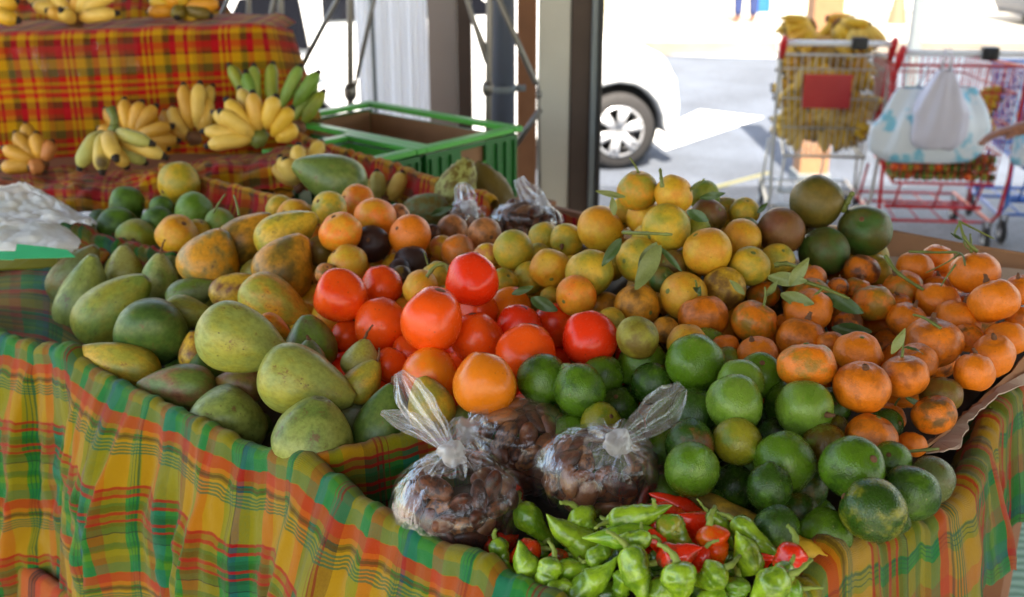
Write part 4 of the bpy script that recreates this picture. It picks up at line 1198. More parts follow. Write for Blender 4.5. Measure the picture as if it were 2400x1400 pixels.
# ---------------------------------------------------------------- twigs and leaves between the fruit
def leafobj(px, py, D, ang, L, i, lab, grp='loose leaves among the citrus', tilt=-.3, wid=1.):
    o = bpy.data.objects.new('leaf', LEAF[i % 6]); link(o)
    ax = (CR * math.cos(R(ang)) + CU * math.sin(R(ang))) + CF * tilt
    Lw = L / F * D
    z = ax.normalized(); y = (-CF - z * (-CF).dot(z)).normalized(); x = y.cross(z)
    m = Matrix((x, y, z)).transposed()
    o.matrix_world = Matrix.Translation(P(px, py, D)) @ m.to_4x4() @ Matrix.Diagonal((Lw * wid, Lw * wid, Lw, 1))
    tag(o, lab, 'leaf', grp); return o
for a in ((1545, 575, 1.60, 240, 130, 0, 'long pale leaf hanging over the shaded yellow green fruit', .9), (1540, 570, 1.62, 228, 90, 3, 'darker leaf behind the long hanging one', .8), (1548, 580, 1.63, -52, 80, 1, 'narrow leaf pointing down toward the golden fruit', .5),
          (1455, 560, 1.66, 235, 78, 2, 'drooping leaf beside the spotted yellow fruit', .9), (1465, 462, 1.78, 172, 82, 3, 'folded yellow green leaf sticking out toward the street', .5), (1610, 495, 1.68, -30, 60, 1, 'bright green leaf lying on a fruit of the top slope', 1.2),
          (1440, 505, 1.65, 100, 46, 0, 'leaf lying on the crown of the smooth yellow fruit', 1.), (1200, 690, 1.66, 20, 60, 1, 'dark slender leaf above the amber persimmon', .8), (1245, 700, 1.66, -25, 66, 2, 'dark broad leaf above the ringed eyes', 1.3),
          (1775, 500, 1.84, 50, 34, 1, 'small leaf sprig in the dip beside the red brown pomelo', 1.), (1640, 465, 1.80, 10, 60, 4, 'pale leaf over the greenish fruit behind the summit', .8),
          (1850, 670, 1.62, 60, 80, 0, 'pale triangular leaf among the mandarins', 1.), (1800, 650, 1.64, -8, 90, 3, 'broad pale leaf lying under the pomelos', 1.), (1830, 690, 1.62, -20, 80, 3, 'grey green leaf under the broad pale one', 1.1),
          (1930, 690, 1.62, -30, 100, 1, 'dark leaf beside the clean bright mandarin', 1.), (1950, 770, 1.60, -5, 90, 2, 'dark leaf in the hollow of the mandarins', 1.), (1980, 790, 1.60, -20, 86, 3, 'pale leaf in the hollow of the mandarins', .9),
          (2150, 955, 1.42, -40, 70, 1, 'narrow leaf in shade above the lowest mandarin', .6), (2120, 930, 1.42, -30, 60, 4, 'pale broken leaf beside the mandarin with the yellow leaf', .6), (1010, 505, 2.2, 20, 60, 4, 'withered leaf scrap by the soursops', .8),
          (1745, 690, 1.6, 140, 55, 0, 'light leaf on the stalk of the upright stemmed mandarin', .8), (2090, 830, 1.4, 70, 70, 0, 'yellowish leaf standing on a mandarin stalk', .9)):
    leafobj(*a[:7], wid=a[7])
def twig(pts, r, lab, br=()):
    mb = MB(); q = catmull([P(*p) for p in pts], 16); mb.tube(q, [r * (1.2 - .5 * i / 15 + (.35 if i % 5 == 3 else 0)) for i in range(16)], 7)
    for b in br:
        q = catmull([P(*p) for p in b], 8); mb.tube(q, [r * (.8 - .4 * i / 7) for i in range(8)], 6)
    o = mb.build('twig', M['gstem']); tag(o, lab, 'twig', 'thin twigs among the fruit'); return o
twig([(1460, 545, 1.66), (1510, 547, 1.62), (1575, 550, 1.59)], .0026, 'twig lying across the big clean yellow fruit')
twig([(1552, 440, 1.76), (1550, 420, 1.76), (1547, 396, 1.77)], .003, 'upright woody twig on the summit of the heap')
twig([(1975, 495, 1.88), (1985, 475, 1.87), (2000, 450, 1.86)], .0052, 'thick woody stem between the two upper pomelos')
twig([(1815, 622, 1.66), (1840, 618, 1.66), (1875, 628, 1.67)], .0035, 'short dark twig end below the pomelos')
twig([(1870, 655, 1.62), (1930, 675, 1.60), (1990, 700, 1.58)], .0028, 'green twig running down to the half green mandarin', [[(1930, 675, 1.60), (1900, 700, 1.6), (1870, 720, 1.6)]])
twig([(2130, 590, 1.76), (2190, 592, 1.74), (2250, 594, 1.70), (2262, 622, 1.66)], .002, 'thin twig above the deep orange mandarin', [[(2250, 594, 1.7), (2220, 615, 1.7), (2170, 640, 1.7)], [(2240, 620, 1.66), (2215, 655, 1.66), (2205, 672, 1.66)]])
twig([(2290, 590, 1.7), (2262, 560, 1.7), (2248, 518, 1.72)], .0026, 'dry bud sprig rising above the topmost mandarins', [[(2250, 520, 1.72), (2290, 540, 1.72), (2330, 560, 1.72)], [(2255, 540, 1.72), (2262, 575, 1.72), (2275, 588, 1.72)], [(2248, 525, 1.72), (2238, 545, 1.72), (2240, 558, 1.72)]])
twig([(2075, 600, 1.72), (2105, 640, 1.70), (2165, 680, 1.68)], .003, 'green twig crossing a mandarin')
twig([(2040, 1068, 1.30), (2090, 1062, 1.32), (2200, 1052, 1.34)], .0025, 'thin green twig above the rough greyish lime')
twig([(1000, 650, 1.68), (1020, 625, 1.68), (1045, 620, 1.68), (1050, 640, 1.68)], .0026, 'curved brown twig on the yellow green fruit')
twig([(560, 505, 2.02), (555, 480, 2.04), (548, 458, 2.06)], .002, 'thin grey twig before the plaid strip')
twig([(500, 500, 2.2), (512, 478, 2.2), (528, 455, 2.2)], .002, 'slanting grey twig over the citrus')
twig([(2205, 770, 1.5), (2165, 745, 1.52), (2140, 738, 1.52)], .002, 'thin forked twig on the olive streaked mandarin')

# ---------------------------------------------------------------- clear bags of brown seeds
SEEDM = [proto('seed', i) for i in range(4)]
def seedbag(name, px, py, D, rx, ry, kpx, kpy, kD, tails, nseed, lab, slab, sgroup, seed=0, flat=.85):
    c = P(px, py, D); a = rx / F * D; b = ry / F * D
    root = empty(name, c); tag(root, lab, 'plastic bag', 'clear plastic bags of brown seeds')
    K = P(kpx, kpy, kD) - c
    kd = K.normalized()
    rr = random.Random(seed)
    # body
    def env(d):     # ellipsoid radius along direction d
        x = d.dot(CR); y = d.dot(CU); z = d.dot(CF)
        return 1 / math.sqrt((x / a) ** 2 + (y / b) ** 2 + (z / (a * flat)) ** 2)
    rot = rot_to(kd)
    mb = MB(); n = 96; m = 52; rows = []
    for i in range(m + 1):
        t = i / m * math.pi * .985 + .0001
        row = []
        for k in range(n + 1):
            th = 2 * math.pi * (k % n) / n
            d = rot @ Vector((math.sin(t) * math.cos(th), math.sin(t) * math.sin(th), math.cos(t)))
            e = env(d)
            near = max(0, 1 - t / 1.25)
            pl = math.sin(th * 13 + 3 * nz((math.cos(th) * 2, math.sin(th) * 2, seed))) * .5 + math.sin(th * 22 + seed) * .3 + 1.3 * nz((math.cos(th) * 4, math.sin(th) * 4, seed + 2))
            w = e * (1 + .05 * pl * near ** .6 * (1 if t > .1 else t * 10) + .035 * nz(d, 2.5, seed) + .028 * abs(nz(d, 6, seed + 1)) + .012 * nz(d, 15, seed))
            p = d * w
            if near > 0:
                q = near ** 1.7
                p = p.lerp(K * (.97 + .02 * math.cos(th)) + (rot @ Vector((math.cos(th), math.sin(th), 0))) * .008, min(1, q * 1.15))
            row.append(p)
        rows.append(row)
    mb.grid(rows); mb.build('pouch', M['film'], root)
    # knot
    mb = MB(); kr = .0155
    mb.rev([(math.sin(math.pi * i / 16) * kr, math.cos(math.pi * i / 16) * kr * .85) for i in range(17)], 28, lambda v: v * (1 + .45 * nz(v, 95, seed) + .3 * abs(nz(v, 210, seed))))
    kn = mb.build('knot', M['filmk'], root); kn.matrix_parent_inverse = Matrix(); kn.location = K; kn.rotation_euler = rot.to_euler()
    # crumpled collar of film below the knot, hugging the pouch
    mb = MB(); rows = []
    for i in range(10):
        u = i / 9; row = []
        for k in range(61):
            th = 2 * math.pi * (k % 60) / 60
            r = .011 + u * (.026 + .012 * nz((math.cos(th) * 2.5, math.sin(th) * 2.5, seed + 5)))
            h = .004 - u * (.016 + .006 * math.sin(th * 11 + seed)) + .007 * math.sin(th * 8 + u * 3) * u
            row.append(K + rot @ Vector((r * math.cos(th), r * math.sin(th), h)))
        rows.append(row)
    mb.grid(rows); mb.build('gathered_collar', M['filmt'], root)
    # tails: fan of film from the knot
    for ti, (pts, wds) in enumerate(tails):
        q = catmull([P(*p) - c for p in pts], 22); W = catmull([Vector((w, 0, 0)) for w in wds], 22)
        mb = MB()
        for side in (-1, 1):
            rows = []
            for i in range(22):
                t = (q[min(i + 1, 21)] - q[max(i - 1, 0)]).normalized(); sd = t.cross(CF).normalized(); w = W[i].x / F * D; row = []
                for k in range(19):
                    s = (k - 9) / 9
                    bulge = math.sqrt(max(0, 1 - s * s)) * w * .28
                    ripple = .0035 * math.sin(s * 9 + seed + i * .15) + .004 * nz((s * 3, i * .25, seed + side))
                    row.append(q[i] + sd * s * w * (1 + .1 * nz((i * .4, s, seed))) - CF * (side * bulge + ripple))
                rows.append(row)
            mb.grid(rows)
        mb.build('tail', M['filmt'], root)
    # the seeds, each lying inside
    made = 0; pos = []
    for tries in range(9000):
        if made >= nseed: break
        d = Vector((rr.gauss(0, 1), rr.gauss(0, 1), rr.gauss(0, 1))).normalized()
        # only the shell one can see, plus the bottom
        if d.dot(CF) > .35: continue
        f = rr.uniform(.62, .84)
        s = rr.uniform(.014, .019)
        p = d * env(d) * f
        if d.dot(kd) > .80: continue
        if any((p - q).length < .0195 for q in pos): continue
        pos.append(p)
        o = bpy.data.objects.new('brown_seed', SEEDM[made % 4]); link(o)
        ax = Vector((rr.gauss(0, 1), rr.gauss(0, 1), rr.gauss(0, 1)))
        ax = ax - d * ax.dot(d) * .75
        z = ax.normalized(); y = (d - z * d.dot(z)).normalized(); x = y.cross(z)
        o.matrix_world = Matrix.Translation(c + p) @ Matrix((x, y, z)).transposed().to_4x4() @ Matrix.Diagonal((s, s, s * 1.3, 1))
        tint(o, rr.choice(['zd', 'td', 'zb', 'bt', 'dz', 'bd']), .2, rr); tag(o, slab, 'seed', sgroup)
        made += 1
    # dark mass deeper in the bag keeps seeds packed: more seeds inside
    print(name, made)
    return root
seedbag('seed_bag', 1074, 1186, 1.34, 160, 142, 1062, 1066, 1.31, [([(1062, 1066, 1.31), (1020, 1000, 1.33), (965, 930, 1.35), (935, 872, 1.37)], (10, 30, 42, 14)), ([(1062, 1066, 1.31), (1000, 1010, 1.34), (940, 985, 1.36), (893, 966, 1.37)], (8, 26, 24, 6))], 100,
        'clear knotted bag of brown seeds nearest the cloth, two tails raised', 'flat brown seed inside the knotted bag nearest the cloth', 'seeds in the bag nearest the cloth', 1)
seedbag('seed_bag', 1404, 1108, 1.35, 158, 116, 1448, 1040, 1.30, [([(1448, 1040, 1.30), (1500, 1000, 1.33), (1560, 950, 1.36), (1600, 905, 1.38)], (10, 34, 46, 16))], 100,
        'clear knotted bag of brown seeds beside the limes with one raised tail', 'flat brown seed inside the knotted bag beside the limes', 'seeds in the bag beside the limes', 2)
seedbag('seed_bag', 1222, 1046, 1.47, 146, 122, 1095, 1010, 1.44, [([(1095, 1010, 1.44), (1085, 1000, 1.44), (1070, 1005, 1.43), (1055, 1030, 1.42)], (10, 22, 24, 14))], 80,
        'clear bag of brown seeds lying behind the other two, knot pointing sideways', 'flat brown seed inside the bag lying behind the other two', 'seeds in the bag lying behind the two others', 3)
seedbag('seed_bag', 1235, 520, 2.28, 92, 52, 1272, 478, 2.26, [([(1272, 478, 2.26), (1250, 462, 2.28), (1228, 440, 2.3), (1215, 418, 2.32)], (14, 28, 20, 14))], 46,
        'clear bag of brown seeds at the back beside the soursops', 'brown seed inside the bag at the back', 'seeds in the bag at the back', 4)
seedbag('seed_bag', 1092, 510, 2.22, 34, 24, 1100, 488, 2.2, [([(1100, 488, 2.2), (1092, 466, 2.2), (1084, 440, 2.21), (1082, 428, 2.21)], (14, 26, 20, 8))], 8,
        'small clear bag standing before the first soursop', 'brown seed in the small bag before the soursop', 'seeds in the small bag', 5)

# ---------------------------------------------------------------- soursops
for i, (px, py, L, W, ang, D, lab) in enumerate(((1072, 442, 132, 92, 68, 2.44, 'upright pale green soursop behind the small clear bag'), (1150, 448, 130, 88, 118, 2.50, 'dark green soursop leaning beside the upright one'), (998, 494, 100, 84, 175, 2.36, 'small round soursop lying by the passion fruits'))):
    o = bpy.data.objects.new('soursop', ball('soursop', i)); link(o)
    o.data = MB().mesh('x', M['soursop']) if False else o.data
    ax = CR * math.cos(R(ang)) + CU * math.sin(R(ang)); r = W / 2 / F * D
    place(o, P(px, py, D), rot_to(ax, i), (r, r, L / 2 / F * D))
    tint(o, ['wk', 'kk', 'ek'][i]); tag(o, lab, 'soursop', 'soursops at the back'); part('stem_scar', SCARG, o, (0, 0, 1.05), None, (.8, .8, 1))

# ---------------------------------------------------------------- banana hands
def finger_mesh(seed, curv=.16):
    mb = MB(); n = 12; m = 22; pts = []; rr = []
    for i in range(m + 1):
        u = i / m
        pts.append(Vector((u, 0, curv * 4 * u * (1 - u) * (1 + .3 * (u - .5) * (seed % 3 - 1)))))
        if u < .14: r = .25 + .75 * (u / .14) ** 1.3 * .55
        elif u < .3: r = .66 + .34 * (u - .14) / .16
        elif u < .72: r = 1
        elif u < .93: r = 1 - .62 * ((u - .72) / .21) ** 1.6
        else: r = .36 - .1 * (u - .93) / .07
        rr.append(r * .5)
    vs = []; fs = []
    for i, p in enumerate(pts):
        t = (pts[min(i + 1, m)] - pts[max(i - 1, 0)]).normalized(); b = Vector((0, 1, 0)); a = b.cross(t)
        for k in range(n):
            th = 2 * math.pi * k / n; q = 1 + .05 * math.cos(5 * th + seed)
            v = (a * math.cos(th) + b * math.sin(th)) * rr[i] * q
            vs.append(p + Vector((v.x * .25, v.y, v.z * .25)))    # girth is scaled apart from length
    # store girth direction separately: y,z girth scaled when placed
    fs = [(i * n + k, i * n + (k + 1) % n, (i + 1) * n + (k + 1) % n, (i + 1) * n + k) for i in range(m) for k in range(n)]
    fs += [tuple(reversed(range(n))), tuple(range(m * n, m * n + n))]
    return pts, rr, seed
def finger_obj(parent, base, tip, bul, g, tips=True, seed=0, inv=Vector((0, 0, 0)), curv=.16, name='banana'):
    """one banana from base to tip, bending toward bul, girth radius g"""
    ax = tip - base; L = ax.length; x = ax.normalized(); z = (bul - x * bul.dot(x)).normalized(); y = z.cross(x)
    mb = MB(); m = 20; n = 12; vs = []
    for i in range(m + 1):
        u = i / m
        if u < .12: r = .34 + .3 * (u / .12)
        elif u < .34: r = .64 + .36 * math.sin((u - .12) / .22 * 1.57)
        elif u < .7: r = 1
        elif u < .93: r = 1 - .60 * ((u - .7) / .23) ** 1.8
        else: r = .42 - .10 * (u - .93) / .07
        c = curv * 4 * u * (1 - u)
        p = base + ax * u + z * (c * L)
        dc = curv * 4 * (1 - 2 * u); t = (x + z * dc).normalized(); a = (z - x * dc).normalized()
        for k in range(n):
            th = 2 * math.pi * k / n; q = r * g * (1 + .05 * math.cos(5 * th + seed))
            vs.append(p + a * math.cos(th) * q + y * math.sin(th) * q)
    o = MB(); o.add(vs, [])
    fs = []; mi = []
    for i in range(m):
        for k in range(n): fs.append((i * n + k, i * n + (k + 1) % n, (i + 1) * n + (k + 1) % n, (i + 1) * n + k)); mi.append(1 if i >= m - 2 and tips else 0)
    fs += [tuple(reversed(range(n))), tuple(range(m * n, m * n + n))]; mi += [0, 1 if tips else 0]
    o.f = fs; o.mi = mi; o.uv = [None] * len(fs)
    return o.build(name, [M['banana'], M['tip']], parent)
def hand(px, py, D, fingers, cols, lab, g=.017, crown=.020, ccol='stem', group='banana hands on the plaid shelf', curv=.12, cup=0):
    c = P(px, py, D); root = empty('banana_hand', c); tag(root, lab, 'bananas', group)
    for i, f in enumerate(fingers):
        tx, ty, dd = f[:3]; bx, by = (f[3], f[4]) if len(f) > 4 else (px + (tx - px) * .1, py + (ty - py) * .1)
        g_ = g * rnd.uniform(.93, 1.07)
        tipw = P(tx, ty, D + dd) - c; b = P(bx, by, D + dd * .15) - c
        bul = -CF * 1.0 + CU * rnd.uniform(-.2, .25) if dd <= 0 else -CF * .6 + CR * rnd.uniform(-.5, .5)
        o = finger_obj(root, b, tipw, bul, g_, True, i, curv=curv * rnd.uniform(.7, 1.3))
        tint(o, cols[i % len(cols)], .06)
    mb = MB(); mb.rev([(0, -1), (.6, -.85), (.95, -.3), (1, .2), (.7, .8), (0, 1)], 14, lambda v: v * crown * (1 + .3 * nz(v, 2, px)) )
    o = mb.build('crown', M[ccol], root)
    if cup: 
        mb = MB(); mb.tube([(0, 0, 0), (CU * .03)[:], (CU * .055 - CR * .01)[:]], [crown * .8, crown * .6, crown * .8], 10); mb.build('cut_stem', M['gstem'], root)
    return root
hand(605, 325, 2.78, [(560, 205, .03), (532, 235, 0), (497, 262, -.01), (512, 258, -.05), (528, 230, -.03), (592, 212, -.03, 608, 305), (650, 222, -.03, 625, 300), (688, 250, -.02, 640, 318), (470, 308, -.03), (480, 345, -.04), (700, 300, .01, 650, 330)],
     ['Py', 'yP', 'PA'], 'large fan of ripe bananas with green crown on the plaid rim', g=.0208, ccol='gstem', crown=.026)
hand(700, 300, 2.98, [(535, 150, .02, 590, 250), (595, 150, .0, 600, 250), (575, 165, -.02, 600, 260), (640, 145, .02, 640, 250), (707, 150, 0, 660, 250), (750, 165, -.01, 690, 250), (762, 210, .0, 710, 290), (742, 185, .03, 690, 280)], ['vg', 'lv', 'gl'], 'unripe green bananas standing behind the ripe fan', g=.0185, curv=.06)
hand(268, 305, 2.74, [(185, 400, -.03, 240, 310), (240, 412, -.06, 250, 312), (275, 378, -.10, 262, 315), (365, 340, -.05, 275, 312), (395, 372, -.02, 275, 325), (300, 395, .0, 270, 330), (345, 385, .02, 270, 330)], ['wP', 'Pw', 'PB'],
     'pale spotted banana hand with its cut green stem pointing up', g=.0200, crown=.016, ccol='gstem', curv=.16, cup=1)
hand(310, 330, 2.90, [(292, 230, 0), (335, 235, -.01), (370, 245, -.01), (410, 295, -.02), (425, 330, 0), (245, 255, .01), (400, 350, .0), (230, 300, .0)], ['Ay', 'AP', 'AB'], 'golden banana hand right behind the pale spotted one', g=.0195, crown=.02)
hand(455, 325, 2.93, [(430, 195, 0, 450, 300), (470, 192, 0, 465, 300), (488, 225, .02, 470, 310), (405, 250, .03, 440, 320), (385, 260, .05, 440, 330), (500, 200, .05, 480, 300)], ['AP', 'PA'], 'two tall bananas with a black bruise beside the ripe fan', g=.0195, crown=.02)
hand(100, 385, 2.88, [(35, 310, 0), (85, 310, -.01), (125, 330, .0), (5, 345, -.02), (0, 395, -.02), (65, 395, -.03, 100, 390), (60, 290, .04)], ['AB', 'Ab', 'pb'], 'browning banana hand lying by the edge of the lower shelf', g=.020, crown=.018)
hand(175, 45, 3.10, [(75, 12, 0), (105, 25, -.05), (140, 20, -.08), (115, -30, 0), (200, -40, 0), (240, -40, 0), (285, -25, 0), (282, 30, -.03), (60, -20, .04)], ['PA', 'AP', 'Py'], 'ripe banana hand with purplish crown on the upper shelf', g=.021, crown=.026)
hand(-20, 30, 3.06, [(45, 0, -.02), (50, 50, -.03), (10, -45, 0), (-60, 70, 0), (60, -40, .02)], ['yo', 'oy'], 'banana hand cut by the picture edge on the upper shelf', g=.022)
hand(425, 25, 3.20, [(345, 30, 0), (350, 0, .02), (415, 45, -.05), (385, -30, 0), (440, -40, 0), (500, 40, -.02), (520, 10, 0), (470, 48, .0), (510, -20, .03)], ['oB', 'yk', 'kv'], 'overripe greenish banana hand at the end of the upper shelf', g=.021)
hand(700, 440, 2.62, [(655, 365, -.01), (700, 335, 0), (665, 368, -.03), (755, 330, .04, 720, 400), (640, 390, .02)], ['PA', 'Py'], 'small yellow bananas standing against the big green papaya', g=.0185, curv=.08, crown=.014)
hand(905, 470, 2.56, [(883, 398, 0, 890, 468), (948, 402, 0, 912, 470), (860, 425, .04)], ['Pw', 'Py'], 'two pale bananas sticking up beside the big green papaya', g=.0185, curv=.05, crown=.014)
hand(640, 445, 2.66, [(590, 425, -.01), (690, 470, -.03), (610, 435, .02)], ['Gg', 'ob'], 'green banana lying flat on the plaid strip', g=.016, curv=.03, crown=.01)

# ---------------------------------------------------------------- white bags on the left
patch('plastic_bag', [[(-80, 470, 2.50), (30, 440, 2.52), (62, 434, 2.52), (110, 455, 2.5)], [(-80, 500, 2.40), (40, 490, 2.42), (130, 478, 2.44), (170, 492, 2.42)], [(-80, 525, 2.30), (60, 512, 2.34), (180, 512, 2.38), (226, 522, 2.36)], [(-80, 540, 2.24), (60, 526, 2.26), (160, 528, 2.28), (215, 530, 2.28)]], M['milky'],
      'crumpled clear bag lying spread on the cloth above the milky one', nu=50, nv=36, amp=.006, fr=20, seed=2, cat='plastic bag', thick=0, crinkle=.012)
patch('plastic_bag', [[(-80, 520, 2.36), (40, 500, 2.38), (110, 510, 2.36), (165, 540, 2.3)], [(-80, 550, 2.25), (60, 540, 2.24), (140, 548, 2.24), (187, 562, 2.22)], [(-80, 590, 2.18), (60, 580, 2.16), (140, 585, 2.16), (185, 580, 2.18)], [(-80, 625, 2.20), (60, 604, 2.20), (130, 606, 2.2), (168, 596, 2.22)]], M['milky'],
      'milky white plastic bag standing at the corner above green paper', nu=50, nv=36, amp=.008, fr=14, seed=5, cat='plastic bag', thick=0, crinkle=.006)
sheet('paper_tag', [(36, 576, 2.12), (160, 584, 2.12), (176, 604, 2.10), (30, 608, 2.08)], 0, M['paper'], 'bright green paper tag lying before the milky bag', thick=.001)
sheet('paper_tag', [(-60, 592, 2.10), (40, 594, 2.11), (30, 612, 2.08), (-60, 612, 2.08)], 0, M['paper'], 'second green paper tag cut by the picture edge', thick=.001)
for o in COL.objects:
    if o.name.startswith('paper_tag'): o['category'] = 'paper'
sheet('bag_prop', [(-90, 470, 2.6), (100, 470, 2.6), (180, 540, 2.4), (190, 620, 2.3), (-90, 640, 2.3)], 0, M['madras'], 'plaid cloth lying under the white bags')
bpy.data.objects['bag_prop'].name = 'ledge_cloth'; bpy.data.objects['ledge_cloth']['category'] = 'cloth'
# ---------------------------------------------------------------- ground, street
GZ = -.16       # street level below the market floor
def quad(name, pts, mat, kind='structure', thick=0):
    mb = MB(); mb.add(pts, [tuple(range(len(pts)))]); o = mb.build(name, mat, smooth=False); tag(o, kind=kind); return o
def groundmat(name, rgb, rough=.9, sc=3, var=.12, brick=False):
    m, nt, bs = newmat(name); tc = N(nt, 'ShaderNodeTexCoord').outputs['Object']; c = lin(rgb)
    f = mathn(nt, 'MULTIPLY', mathn(nt, 'ADD', noisen(nt, tc, sc, 6, .65), noisen(nt, tc, sc * 30, 4, .7)), .5)
    col = mixc(nt, mrange(nt, f, .35, .65), tuple(x * (1 - var * 2) for x in c), tuple(min(1, x * (1 + var)) for x in c))
    if brick:
        b = N(nt, 'ShaderNodeTexBrick'); b.inputs['Scale'].default_value = 5; nt.links.new(tc, b.inputs[0]); b.inputs['Mortar Size'].default_value = .012
        b.inputs['Color1'].default_value = (1, 1, 1, 1); b.inputs['Color2'].default_value = (.85, .85, .85, 1); b.inputs['Mortar'].default_value = (.55, .5, .45, 1)
        col = mixc(nt, 1., col, b.outputs[0], 'MULTIPLY')
    nt.links.new(col, bs.inputs['Base Color']); bs.inputs['Roughness'].default_value = rough
    bump(nt, bs, noisen(nt, tc, 60, 4), .3); return m
quad('ground', [(-200, -200, GZ - .02), (200, -200, GZ - .02), (200, 220, GZ - .02), (-200, 220, GZ - .02)], groundmat('far_ground', (150, 145, 135)))
quad('road', [(-60, 6.75, GZ), (60, 6.75, GZ), (60, 14.1, GZ), (-60, 14.1, GZ)], groundmat('asphalt', (76, 83, 94), sc=1.2, var=.2))
mb = MB(); mb.box((0, 1.0, (GZ - .02) / 2), (60, 11.5, -GZ + .02 - .001)); o = mb.build('market_floor', groundmat('concrete_floor', (150, 146, 140), sc=2, brick=True), smooth=False); o.location.z = 0; tag(o, kind='structure')
mb = MB(); mb.box((0, 16, GZ / 2 + .0), (120, 3.8, -GZ + .02)); o = mb.build('far_pavement', groundmat('pavement', (170, 166, 158), brick=True), smooth=False); tag(o, kind='structure')
wp = plain('road_paint', (235, 235, 230), .7, var=.06, scale=6)
yp = plain('yellow_road_paint', (226, 206, 130), .7, var=.1, scale=6)
def gpt(px, py, z): return onz(px, py, z)
z = GZ + .006
quad('road_marking', [gpt(1515, 318, z), gpt(1640, 258, z), gpt(1790, 275, z), gpt(1560, 352, z)], wp)
quad('road_marking', [gpt(1520, 105, z), gpt(1825, 118, z), gpt(1825, 136, z), gpt(1520, 128, z)], wp)
quad('road_marking', [gpt(1530, 234, z), gpt(1580, 240, z), gpt(1560, 252, z), gpt(1525, 248, z)], wp)
quad('pavement_marking', [gpt(1530, 474, .004), gpt(1800, 402, .004), gpt(1806, 407, .004), gpt(1540, 482, .004)], yp)
# woven green mat on the floor
m, nt, bs = newmat('green_mat'); tc = N(nt, 'ShaderNodeTexCoord').outputs['Object']
w = N(nt, 'ShaderNodeTexWave'); w.wave_type = 'RINGS'; w.inputs['Scale'].default_value = 9; w.inputs['Distortion'].default_value = 3; w.inputs['Detail'].default_value = 2; nt.links.new(tc, w.inputs[0])
nt.links.new(mixc(nt, mrange(nt, w.outputs['Fac'], .2, .8), lin((112, 150, 118)), lin((160, 192, 160))), bs.inputs['Base Color']); bs.inputs['Roughness'].default_value = .6
bump(nt, bs, w.outputs['Fac'], .5, .004)
g0 = [gpt(2250, 1240, .03), gpt(2420, 1170, .03), gpt(2700, 1300, .03), gpt(2500, 1700, .03), gpt(2150, 1500, .03)]
mb = MB(); mb.add(g0 + [v - Vector((0, 0, .028)) for v in g0], [(0, 1, 2, 3, 4)] + [(i, i + 5, (i + 1) % 5 + 5, (i + 1) % 5) for i in range(5)]); o = mb.build('floor_mat', m, smooth=False)
tag(o, 'pale green ribbed mat on the floor beside the stall', 'mat')
g0 = [gpt(2380, 1100, .035), gpt(2500, 1040, .035), gpt(2520, 1140, .035), gpt(2360, 1190, .035)]
mb = MB(); mb.add(g0 + [v - Vector((0, 0, .033)) for v in g0], [(0, 1, 2, 3)] + [(i, i + 4, (i + 1) % 4 + 4, (i + 1) % 4) for i in range(4)]); o = mb.build('floor_board', M['cardp'], smooth=False)
tag(o, 'whitish board lying on the floor beyond the green mat', 'board')

# ---------------------------------------------------------------- market roof and posts
mb = MB()
X0, X1, Y0, Y1 = -3.1, 7., -9., 5.2
pass
def rb_(x0, x1, y0, y1): mb.box(((x0 + x1) / 2, (y0 + y1) / 2, 3.12), (x1 - x0, y1 - y0, .12))
rb_(X0, X1, Y0, -3.6); rb_(X0, X1, -1.5, Y1)
rb_(X0, -2.6, -3.6, -1.5); rb_(1.4, X1, -3.6, -1.5)  # unseen gap left between these pieces, added to let in light from above
o = mb.build('market_roof', plain('roof_underside', (120, 100, 80), .8), smooth=False); tag(o, 'flat timber roof sheltering the market stalls', 'roof', kind='structure')
def post(name, x0, x1, y, dep, mats, lab, ztop=3.06, zb=0, cat='post', cap=None):
    """upright post seen between photo columns x0 and x1 at distance y"""
    a = ony(x0, 200, y); b = ony(x1, 200, y); w = b.x - a.x; cx = (a.x + b.x) / 2
    r = empty(name, (cx, y + dep / 2, zb)); tag(r, lab, cat)
    mb = MB(); mb.box((0, 0, (ztop - zb) / 2 + .02), (w, dep, ztop - zb - .04)); mb.build('shaft', mats, r, smooth=False, bevel=.004)
    mb = MB(); mb.box((0, 0, .04), (w + .03, dep + .03, .08)); mb.build('base_plate', M['slate'], r, smooth=False, bevel=.004)
    return r
post('market_post', 1262, 1336, 3.75, .11, M['greypost'], 'pale grey square post standing behind the soursops')
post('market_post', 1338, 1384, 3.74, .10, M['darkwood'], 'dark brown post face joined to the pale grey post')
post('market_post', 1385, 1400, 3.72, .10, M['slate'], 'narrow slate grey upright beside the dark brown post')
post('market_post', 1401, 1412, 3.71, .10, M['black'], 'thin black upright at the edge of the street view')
post('market_post', 1212, 1258, 4.2, .12, M['wood'], 'warm brown wooden post between grey pipe and pale post')
post('market_post', 1006, 1072, 4.55, .2, M['taupe'], 'taupe painted column behind the green crates')
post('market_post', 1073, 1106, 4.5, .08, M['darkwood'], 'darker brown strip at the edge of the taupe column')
post('market_post', 1893, 1962, 7.4, .2, M['card'], 'brown wooden post across the pavement behind the silver cart', zb=GZ, ztop=3.0)
post('street_pole', 2124, 2148, 9.0, .09, M['slate'], 'slate grey street pole behind the red cart', zb=GZ, ztop=3.4, cat='pole')
r = empty('drain_pipe', (ony(1178, 200, 4.05).x, 4.05, 0)); tag(r, 'blue grey drain pipe with a clamp beside the wooden post', 'pipe')
mb = MB(); mb.tube([(0, 0, 0), (0, 0, 3.05)], .046, 24); mb.build('tube', M['pipe'], r)
zc = ony(1178, 207, 4.05).z
mb = MB(); mb.tube([(0, 0, zc - .012), (0, 0, zc + .012)], .050, 24); mb.box((.06, 0, zc), (.05, .02, .02)); mb.build('clamp', M['slate'], r)
